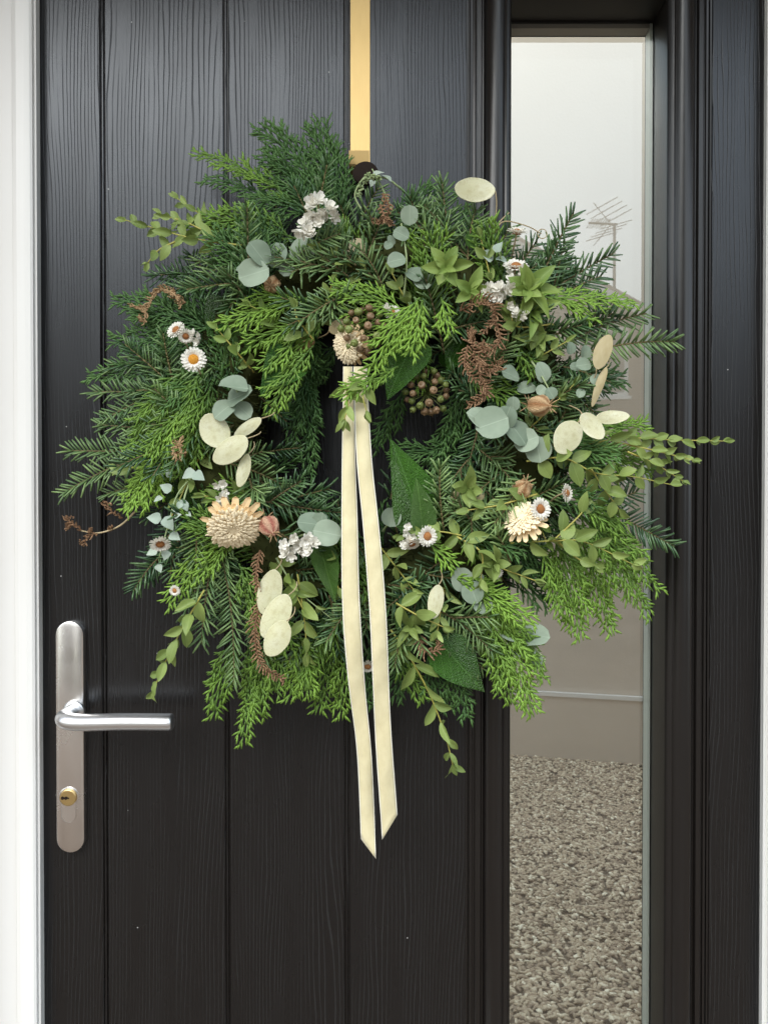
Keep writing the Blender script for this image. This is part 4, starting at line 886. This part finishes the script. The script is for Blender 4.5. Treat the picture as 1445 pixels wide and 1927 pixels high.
# thin curled bud stems
for pts in ([(960, 1190, .09), (1000, 1215, .085), (1022, 1245, .08), (1015, 1280, .08)], [(930, 1180, .1), (965, 1230, .095), (985, 1290, .09), (1000, 1335, .085)], [(760, 360, .08), (725, 335, .09), (690, 340, .095), (672, 370, .095)], [(680, 395, .09), (668, 365, .095), (690, 330, .1), (715, 335, .095)]):
    P = catmull([at(*p) for p in pts], 8); so_ = stem_obj('bud_stem', P, .0011, .0006, M_SILVSTEM); s = Sticks()
    for i in range(len(P) // 2, len(P)):
        for _ in range(2): s.add(P[i], P[i] + rv(1).normalized() * U(.002, .005), .0013, rv(1), .8, .9, .5)
    obj('buds', s.mesh('buds', P[0]), M_SILVSTEM, so_, Matrix.Translation(P[0]))

# large glossy leaves: base -> tip, width px
def big_leaf(x0, y0, d0, x1, y1, d1, wpx, mid=False, N=None):
    B, T = at(x0, y0, d0), at(x1, y1, d1); dr = T - B; b2 = B - dr.normalized() * .03 + Vector((0, .03, 0)); so_ = stem_obj('ivy_leaf', [b2, B.lerp(b2, .4), B + dr * .12], .0014, .0011, M_SILVSTEM)
    put_leaf(L_IVYM if mid else L_IVY, so_, B, dr, N or (FRONT + rv(.35)), dr.length, wpx * pxm(d0))
for a_ in ((800, 1010, .085, 742, 822, .095, 108, 0), (795, 1000, .1, 787, 903, .115, 52, 1), (780, 640, .09, 728, 745, .11, 95, 0), (560, 660, .09, 490, 742, .105, 85, 0), (470, 620, .08, 415, 698, .09, 52, 1), (430, 560, .07, 395, 660, .08, 70, 0),
           (600, 1020, .1, 632, 1135, .105, 52, 1), (770, 1150, .09, 768, 1228, .1, 62, 1), (820, 1200, .09, 915, 1308, .085, 88, 0), (800, 1130, .09, 825, 1210, .09, 60, 0), (910, 470, .09, 890, 415, .08, 62, 1), (340, 900, .07, 400, 1000, .07, 90, 0), (450, 600, .08, 380, 600, .075, 60, 0), (850, 700, .06, 880, 640, .06, 70, 0), (380, 720, .08, 350, 690, .08, 40, 0), (640, 1060, .09, 690, 1120, .08, 50, 0), (870, 640, .07, 840, 700, .07, 60, 0)):
    big_leaf(*a_[:7], bool(a_[7]))

# honesty (silver-penny) pods
def pod_mesh(m):
    V = []; F = []; n = 28
    rings = [(0.0, .006), (.3, .010), (.5, .006), (.7, .006), (.94, .003), (.965, .006), (1.0, .005), (1.008, 0), (1.0, -.005), (.95, -.004), (.5, .0), (0.0, -.004)]
    for q, z in rings:
        for j in range(n):
            a_ = 2 * math.pi * j / n; r_ = .5 * q * (1 - .03 + .07 * abs(math.cos(a_)) ** 5 + .05 * math.cos(a_) ** 3 + .008 * math.sin(7 * a_)); V.append((r_ * math.sin(a_), .5 + r_ * math.cos(a_), z + .035 * math.sin(2 * a_ + .6) * q * q))
    for i in range(len(rings) - 1):
        for j in range(n): F.append((i * n + j, i * n + (j + 1) % n, (i + 1) * n + (j + 1) % n, (i + 1) * n + j))
    me = mesh('honesty_pod', V, F); me.materials.append(m); return me
HP, HH = pod_mesh(M_HON), pod_mesh(M_HUSK)
def honesty(x, y, d_, lpx, wpx, an, stemto=None, husk=False, N=None):
    c = at(x, y, d_); ln = lpx * pxm(d_); dr = Vector((math.cos(R(an)), U(-.1, .1), math.sin(R(an)))).normalized()
    o = obj('honesty_pod', HH if husk else HP, None, wr, frame_of(dr, N or (FRONT + rv(.22)), c - dr * ln / 2, wpx * pxm(d_), ln, ln))
    b_ = c - dr * ln / 2 if not stemto else c + dr * ln / 2 * (1 if stemto[3] else -1)
    e_ = at(*stemto[:3]) if stemto else b_ - dr * .014 + Vector((0, .014, 0))
    P = bez(b_, b_.lerp(e_, .5) + Vector((.006, 0, 0)), e_, 8); v, f = tube([p - b_ for p in P], .0006, 5)
    obj('stalk', mesh('stalk', v, f), M_TANP, o, Matrix.Translation(b_))
M_TANP = plant_mat('dry_stalk', (0.36, 0.28, 0.16), (0.46, 0.37, 0.22), 0.8, 0)
honesty(895, 357, .1, 73, 46, 176, (925, 432, .09, 0))
for a_ in ((405, 812, .118, 66, 56, 120), (436, 846, .126, 74, 46, 215), (468, 804, .12, 58, 24, 215), (459, 884, .118, 62, 25, 255),
           (508, 1112, .114, 84, 46, 255), (521, 1158, .125, 90, 52, 240), (523, 1200, .136, 72, 48, 242), (1068, 822, .13, 66, 56, 235), (1113, 801, .128, 58, 38, 310), (1150, 785, .125, 62, 27, 5), (820, 1131, .12, 62, 31, 260)):
    honesty(*a_)
honesty(1133, 664, .125, 68, 34, 68, husk=True); honesty(1127, 727, .122, 76, 17, 250, husk=True); honesty(878, 935, .1, 62, 44, 10, husk=True); honesty(665, 470, .09, 50, 40, 40, husk=True); honesty(640, 615, .1, 44, 30, 20, husk=True)
# bare honesty twig at the upper right
P = catmull([at(925, 455, .09), at(945, 418, .095), at(990, 425, .09), at(1018, 440, .085)], 8); tw = stem_obj('dry_twig', P, .0008, .0005, M_TANP)
stem_obj('side_twig', catmull([at(925, 440, .09), at(942, 415, .09), at(958, 400, .088)], 5), .0008, .0005, M_TANP, tw)
q = at(1020, 440, .085); stem_obj('loop', [q + Vector((.005 * math.cos(t), 0, .005 * math.sin(t))) for t in np.linspace(0, 6.28, 16)], .0005, .0005, M_TANP, tw)

# daisies
def petal_ring(name, layers, m, cup=0.3, n=22, sm=False):
    V = []; F = []
    for (r0, r1, wd, z0, z1, cnt, off) in layers:
        for i in range(cnt):
            a_ = 2 * math.pi * (i + off + U(-.15, .15)) / cnt; c_, s_ = math.cos(a_), math.sin(a_); l_ = r1 * U(.9, 1.06); b = len(V); jz = U(-.05, .05)
            for (rr, ww, zz) in ((r0, wd * .5, z0), ((r0 + l_) / 2, wd, (z0 + z1) / 2 + .04 + jz), (l_ * .93, wd * .75, z1 + jz), (l_, wd * .12, z1 + jz)):
                V += [(rr * c_ - ww * s_, rr * s_ + ww * c_, zz), (rr * c_, rr * s_, zz - .03), (rr * c_ + ww * s_, rr * s_ - ww * c_, zz)]
            for k_ in range(3): F += [(b + k_ * 3, b + k_ * 3 + 3, b + k_ * 3 + 4, b + k_ * 3 + 1), (b + k_ * 3 + 1, b + k_ * 3 + 4, b + k_ * 3 + 5, b + k_ * 3 + 2)]
    me = mesh(name, V, F, sm); me.materials.append(m); return me
def dome(name, r_, h, m, jit=.06):
    v, f = lathe([(r_ * math.cos(t), h * math.sin(t)) for t in np.linspace(-.3, 1.5, 7)], 16, jit); me = mesh(name, v, f); me.materials.append(m); return me
DP = petal_ring('petals', [(.3, 1.0, .12, .0, .12, 20, 0), (.3, .9, .12, .06, .3, 18, .5), (.35, .72, .11, .12, .42, 14, .2)], M_PETAL)
DC, DCB = dome('centre', .46, .36, M_CENTRE), dome('centre', .46, .4, M_CENTREB)
def daisy(x, y, d_, rpx, facing, brown=False):
    c = at(x, y, d_); fz = Vector(facing).normalized(); r_ = rpx * pxm(d_)
    e_ = c - fz * .012; P = bez(c, e_, e_ + Vector((0, .03, -.01)), 6); o = stem_obj('daisy', P, .0009, .0009, M_TANP)
    M = frame_of(fz.cross(Vector((.3, .2, .9))), fz, c, r_, r_, r_)
    obj('petals', DP, None, o, M); obj('centre', DCB if brown else DC, None, o, M); return o
daisy(365, 677, .125, 24, (.1, -1, .1)); daisy(333, 622, .11, 19, (-.4, -.8, .5), 1); daisy(350, 632, .112, 15, (.2, -.8, -.5), 1); daisy(302, 1022, .12, 20, (.2, -.7, -.7), 1); daisy(803, 1009, .13, 20, (.4, -1, .0), 1); daisy(775, 1022, .12, 17, (.3, -.5, -.8), 1)
daisy(972, 438, .1, 19, (.1, -.5, .9), 1); daisy(970, 503, .112, 24, (0, -.6, .8), 1); daisy(1015, 958, .13, 22, (.35, -1, .1), 1); daisy(1064, 928, .118, 18, (.8, -.7, .1), 1); daisy(692, 1253, .1, 15, (0, -.8, -.5), 1); daisy(330, 1111, .105, 11, (-.2, -1, -.2), 1); daisy(738, 588, .11, 15, (-.3, -.8, .4), 1); daisy(933, 1076, .112, 13, (.1, -1, -.1), 1)
# white papery statice
FP = petal_ring('floret', [(.12, 1.0, .34, 0, .75, 5, 0), (.1, .6, .25, .2, .85, 5, .5)], M_PETAL)
def statice(pts, d_):
    c0 = at(pts[0][0], pts[0][1], d_ - .02); o = stem_obj('statice_cluster', [c0 + Vector((0, .02, -.01)), c0, at(*pts[-1][:2], d_ - .012)], .001, .0008, M_SILVSTEM)
    for x, y, r_ in pts:
        for k_ in range(3):
            c = at(x + U(-8, 8), y + U(-8, 8), d_ + U(-.006, .006)); fz = (FRONT + rv(.9)).normalized(); rr = r_ * pxm(d_) * U(.8, 1.1)
            obj('floret', FP, None, o, frame_of(fz.cross(Vector((.3, .2, .9))), fz, c, rr, rr, rr))
statice([(595, 385, 15), (612, 402, 15), (590, 408, 15), (572, 428, 15), (582, 440, 13), (626, 405, 12), (600, 418, 13)], .12)
statice([(545, 1040, 13), (560, 1028, 14), (552, 1018, 12), (575, 1022, 13), (588, 1018, 12), (580, 1040, 12), (540, 1030, 11)], .128)
statice([(418, 915, 10), (424, 930, 10), (421, 942, 10)], .115)
statice([(920, 545, 13), (950, 550, 13), (935, 555, 12), (945, 540, 11)], .122); statice([(962, 575, 9), (975, 590, 10), (985, 592, 9), (978, 600, 9)], .12); statice([(768, 998, 9), (775, 1010, 10), (765, 1025, 9)], .115); statice([(965, 522, 12), (980, 515, 10), (955, 530, 11)], .112); statice([(735, 580, 9), (742, 590, 9)], .108); statice([(370, 630, 9), (375, 640, 8)], .105)
# cream strawflowers
SP = petal_ring('outer_bracts', [(.3, 1.3, .17, -.1, -.36, 16, 0), (.3, 1.0, .12, -.05, -.1, 22, .5), (.3, .93, .11, .05, .08, 22, .2)], M_CREAM)
def scales():
    V = []; F = []; n = 210; ga = math.pi * (3 - math.sqrt(5))
    for i in range(n):
        r_ = .84 * math.sqrt((i + .5) / n); a_ = ga * i; c_, s_ = math.cos(a_), math.sin(a_); z = .5 * math.sqrt(max(0, 1 - (r_ / .9) ** 2)) - (.16 * math.exp(-(r_ / .16) ** 2)); l_ = (.15 + .16 * r_) * U(.75, 1.3); b = len(V); w_ = (.045 + .06 * r_) * U(.75, 1.2); lift = U(.005, .06); r_ = max(.02, r_ + U(-.03, .03)); a_ += U(-.12, .12); c_, s_ = math.cos(a_), math.sin(a_)
        for k_, (dr, ww, dz) in enumerate(((-.05, w_ * .6, -.04), (l_ * .5, w_, lift * .7), (l_ * .95, w_ * .55, lift * (.7 - .5 * r_)), (l_ * 1.1, w_ * .1, lift * (.55 - .6 * r_)))):
            rr = r_ + dr * (.55 + .45 * r_); zz = z + dz; V += [(rr * c_ - ww * s_, rr * s_ + ww * c_, zz - .02), (rr * c_, rr * s_, zz + .012), (rr * c_ + ww * s_, rr * s_ - ww * c_, zz - .02)]
        for k_ in range(3): F += [(b + k_ * 3, b + k_ * 3 + 3, b + k_ * 3 + 4, b + k_ * 3 + 1), (b + k_ * 3 + 1, b + k_ * 3 + 4, b + k_ * 3 + 5, b + k_ * 3 + 2)]
    me = mesh('inner_bracts', V, F, True); me.materials.append(M_CREAM2); return me
M_CREAM2 = plant_mat('pale_cream_bract', (0.88, 0.72, 0.46), (0.93, 0.82, 0.60), 0.6, 0.08, 0.3, 90)
SC = scales(); SD = dome('heart', .8, .4, M_CREAM2, .05)
def straw(x, y, d_, rpx, facing):
    c = at(x, y, d_); fz = Vector(facing).normalized(); r_ = rpx * pxm(d_); o = stem_obj('strawflower', bez(c, c - fz * .015, c + Vector((0, .04, 0)), 6), .0013, .0013, M_SILVSTEM)
    M = frame_of(fz.cross(Vector((.3, .2, .9))), fz, c, r_, r_, r_); obj('outer_bracts', SP, None, o, M); obj('inner_bracts', SC, None, o, M); obj('heart', SD, None, o, M)
straw(440, 988, .128, 46, (.12, -.8, -.62)); straw(658, 650, .103, 31, (-.5, -.7, -.3)); straw(985, 978, .12, 34, (-.3, -.5, .4))
# nigella-like seed pods
def seed_pod(x, y, d_, rpx, axis, pink=False):
    c = at(x, y, d_); r_ = rpx * pxm(d_); V, F = lathe([(.12, -1.0), (.55, -.86), (.9, -.4), (1, .05), (.88, .5), (.55, .85), (.2, 1.0), (.1, 1.25)], 20)
    V = [(x_ * (1 + .11 * math.cos(5 * math.atan2(y_, x_))), y_ * (1 + .11 * math.cos(5 * math.atan2(y_, x_))), z_) for x_, y_, z_ in V]
    V = [(x_ + U(-.035, .035), y_ + U(-.035, .035), z_) for x_, y_, z_ in V]
    ax_ = Vector(axis).normalized(); M = frame_of(ax_.cross(Vector((.2, .3, .9))), ax_, c, r_, r_, r_ * 1.12); o = obj('seed_pod', mesh('seed_pod', V, F), M_PODP if pink else M_POD, wr, M)
    s = Sticks()
    for i in range(6):
        a_ = i * 1.047 + U(-.2, .2); b_ = M @ Vector((.15 * math.cos(a_), .15 * math.sin(a_), 1.0)); e_ = M @ Vector((.75 * math.cos(a_), .75 * math.sin(a_), 1.55)); s.add(b_, e_, .0008, rv(1), .6, .8, .3)
    for i in range(7):
        a_ = i * .9; b_ = M @ Vector((.1 * math.cos(a_), .1 * math.sin(a_), -1.0)); e_ = M @ Vector((1.1 * math.cos(a_), 1.1 * math.sin(a_), -1.3 + U(-.3, .5))); s.add(b_, e_, .0005, rv(1), .6, .8, .3)
    obj('horns', s.mesh('horns', c), M_TAN, o, Matrix.Translation(c))
seed_pod(507, 990, .128, 19, (.35, -.5, -.5), True); seed_pod(1014, 763, .125, 20, (.6, -.6, -.1)); seed_pod(512, 535, .1, 16, (0, -.8, -.3)); seed_pod(573, 645, .085, 18, (.2, -.9, .2)); seed_pod(982, 920, .11, 18, (.2, -.6, .4)); seed_pod(338, 850, .1, 16, (.1, -.7, .6))
# ivy berries
def berry_mesh():
    V, F = lathe([(.2, -1), (.75, -.72), (1, -.1), (.93, .4), (.7, .62), (.62, .58), (.45, .72), (.18, .8), (.1, 1.05)], 12); return V, F
_bv = berry_mesh(); BR = mesh('berry', *_bv); BR.materials.append(M_BERRYR); BG = mesh('berry', *_bv); BG.materials.append(M_BERRYG)
def umbel(x, y, d_, rpx, n, ripe):
    c = at(x, y, d_ - .018); R_ = rpx * pxm(d_); o = stem_obj('ivy_berry_head', [c + Vector((.01, .03, .01)), c + Vector((.003, .01, .003)), c], .0014, .0012, M_BERRYG)
    s = Sticks(); ga = math.pi * (3 - math.sqrt(5))
    for i in range(n):
        z = 1 - 1.15 * (i + .5) / n; rr = math.sqrt(max(0, 1 - z * z)); a_ = ga * i; dr = Vector((rr * math.cos(a_), -z * .8 - .05, rr * math.sin(a_))).normalized()
        p = c + dr * R_ * U(.88, 1.1); r_ = U(6.2, 8.2) * pxm(d_); s.add(c, p, .0006, rv(1), .5, .9, 1.0)
        obj('berry', BR if U(0, 1) < ripe else BG, None, o, frame_of(dr.cross(Vector((.3, .2, .9))), dr, p, r_, r_, r_))
    obj('stalks', s.mesh('stalks', c), M_BERRYG, o, Matrix.Translation(c))
umbel(683, 622, .125, 42, 26, .65); umbel(803, 740, .1, 42, 26, .5); umbel(640, 1065, .1, 22, 9, .3)
# dried fern and curled brown fronds
def fern(pts, wpx, m=None, curl=.7, n=None, name='dried_fern_frond', r0=.0012):
    P = catmull([at(*p) for p in pts], 10); s = Sticks(); k_ = len(P) - 1; ln = sum((P[i + 1] - P[i]).length for i in range(k_)); n = n or int(ln / .0019)
    o = stem_obj(name, P, r0, r0 * .5, m or M_BROWN)
    for i in range(n):
        t = (i + .5) / n; q = min(k_ - 1, int(t * k_)); p = P[q].lerp(P[q + 1], t * k_ - q); tg = (P[q + 1] - P[q]).normalized()
        N_ = (FRONT + rv(.5)).normalized(); side = tg.cross(N_).normalized() * (1 if i % 2 else -1); l_ = wpx * 1.35 * pxm(.1) * U(.6, 1.1) * (1 - .6 * t)
        d_ = (side * .8 + tg * .5 + N_ * U(-.2, .5)).normalized(); a0 = p
        for j in range(4):
            b0 = a0 + d_ * l_ / 4; s.add(a0, b0 + d_ * .0006, .0013 * (1 - j * .14), N_, U(.1, .9), .3, .7); d_ = (d_ + (N_ * .6 - side * .4 + rv(.3)) * curl * .7).normalized(); a0 = b0
    tag(obj('pinnae', s.mesh('pinnae', P[0]), m or M_BROWN, o, Matrix.Translation(P[0])), kind='stuff')
fern([(865, 585, .11), (900, 570, .125), (925, 575, .125), (930, 600, .12), (905, 630, .12)], 26, curl=.9); fern([(930, 600, .12), (940, 640, .125), (915, 660, .13), (885, 640, .125), (890, 620, .12)], 24, curl=.9); fern([(910, 640, .12), (900, 680, .13), (925, 700, .13), (945, 680, .125)], 26, curl=.9); fern([(890, 660, .12), (905, 710, .128), (915, 740, .125), (880, 765, .115)], 26, curl=.8); fern([(880, 650, .12), (875, 690, .125), (905, 725, .125)], 22)
fern([(720, 365, .095), (732, 390, .1), (722, 415, .1), (700, 418, .1)], 18, curl=.9); fern([(715, 385, .1), (725, 410, .105), (738, 425, .1)], 14)
fern([(490, 1035, .11), (482, 1085, .115), (490, 1130, .11)], 17); fern([(490, 1130, .11), (480, 1190, .112), (492, 1250, .11), (535, 1280, .1)], 19, curl=.6); fern([(790, 1195, .1), (800, 1225, .105), (825, 1222, .105), (825, 1200, .1)], 18, curl=.6)
bt_ = stem_obj('bracken_twig', catmull([at(258, 960, .08), at(225, 990, .075), at(185, 1003, .07), at(150, 998, .07)], 8), .0011, .0008, M_TANP)
for pts_, w_ in (([(155, 998, .07), (138, 985, .074), (124, 975, .072), (140, 972, .078)], 13), ([(185, 1003, .07), (165, 1010, .074), (158, 1026, .072), (150, 1015, .078)], 12), ([(232, 975, .08), (210, 962, .085), (198, 945, .082), (212, 950, .09)], 13), ([(205, 1000, .07), (212, 990, .076)], 9), ([(135, 985, .072), (126, 995, .074)], 10), ([(170, 1004, .07), (172, 994, .074)], 8)):
    fern(pts_, w_, M_BROWN, 1.2, 16, 'curled_bracken', .0007)
fern([(350, 570, .085), (310, 545, .085), (290, 555, .085), (275, 580, .08), (245, 575, .075)], 15, M_TAN, 1.0, 46, 'dried_leaf_spray'); fern([(275, 580, .08), (272, 605, .08), (262, 595, .08)], 12, M_TAN, 1.0, 16, 'dried_leaf_spray'); fern([(320, 548, .085), (335, 560, .09), (340, 580, .09)], 13, M_TAN, 1.0, 18, 'dried_leaf_spray')
fern([(345, 820, .105), (330, 850, .11), (335, 865, .11), (350, 850, .11)], 12, M_TAN, .9, 16, 'dried_leaf_spray'); fern([(985, 1240, .09), (1000, 1270, .085), (985, 1300, .085)], 9, M_TAN, .9, 12, 'dried_leaf_spray')

# ================================================================== RIBBON
rb = empty('ribbon', at(685, 1600, .085))
def tail(rows, cut):
    """rows: (y, xl, xr, d); cut: ((x, y), (x, y)) lower corners"""
    ys = [r_[0] for r_ in rows]; n = 64; V = []; VE = [[], []]
    yl, yr = cut[0][1], cut[1][1]
    def interp(y, c): return float(np.interp(y, ys, [r_[c] for r_ in rows]))
    def smooth(y, c): return sum(interp(y + o, c) for o in (-45, -25, -8, 8, 25, 45)) / 6
    ph_ = U(0, 6); y0 = ys[0]; na = 8; E = .05
    us = [0, E] + [E + (1 - 2 * E) * k_ / na for k_ in range(1, na)] + [1 - E, 1]
    for i in range(n + 1):
        t = i / n
        for u in us:
            ye = yl + (yr - yl) * u; y = y0 + (ye - y0) * t
            uu = .03 + .94 * u; x = smooth(y, 1) * (1 - uu) + smooth(y, 2) * uu; d_ = smooth(y, 3) + .0008 * math.sin(y * .031 + u * 2) + .0022 * math.sin(u * math.pi) + .0004 * math.sin(y * .11 + 4 * u + ph_) + .0011 * math.sin(y * .021 + 3.2 * u + 2 * ph_) * (1 if y > 1150 else .4) + .006 * max(0, (y - 1480) / 130) ** 2 * (u - .3)
            V.append(at(x, y, d_))
    k_ = len(us); F = []; FE = []
    for i in range(n):
        for j in range(k_ - 1):
            (FE if j in (0, k_ - 2) else F).append((i * k_ + j, i * k_ + j + 1, (i + 1) * k_ + j + 1, (i + 1) * k_ + j))
    B = V[0]; loc = [p - B for p in V]
    def part(nm, faces, m, par, th):
        used = sorted({q for f_ in faces for q in f_}); mp = {q: i for i, q in enumerate(used)}
        me = mesh(nm, [loc[q] for q in used], [tuple(mp[q] for q in f_) for f_ in faces]); o = obj(nm, me, m, par, Matrix.Translation(B))
        so_ = o.modifiers.new('thickness', 'SOLIDIFY'); so_.thickness = th; so_.offset = 0; return o
    t_ = part('ribbon_tail', F, M_VELVET, rb, .0011); part('selvedge', FE, M_SATIN, t_, .0013)
tail([(690, 646, 662, .098), (760, 645, 667, .108), (870, 643, 669, .118), (980, 642, 674, .124), (1100, 642, 676, .128), (1180, 645, 680, .128), (1300, 656, 688, .118), (1400, 671, 699, .105), (1500, 676, 704, .095), (1660, 681, 710, .088)], ((681, 1578), (706, 1616)))
tail([(690, 664, 690, .100), (760, 667, 694, .112), (870, 670, 700, .122), (980, 682, 713, .129), (1100, 691, 724, .133), (1180, 697, 729, .132), (1300, 701, 733, .122), (1400, 706, 738, .11), (1500, 713, 746, .1), (1600, 720, 753, .095)], ((717, 1580), (749, 1533)))
tag(rb, 'two cream velvet ribbon tails with pale satin edges hanging from the wreath', 'ribbon')
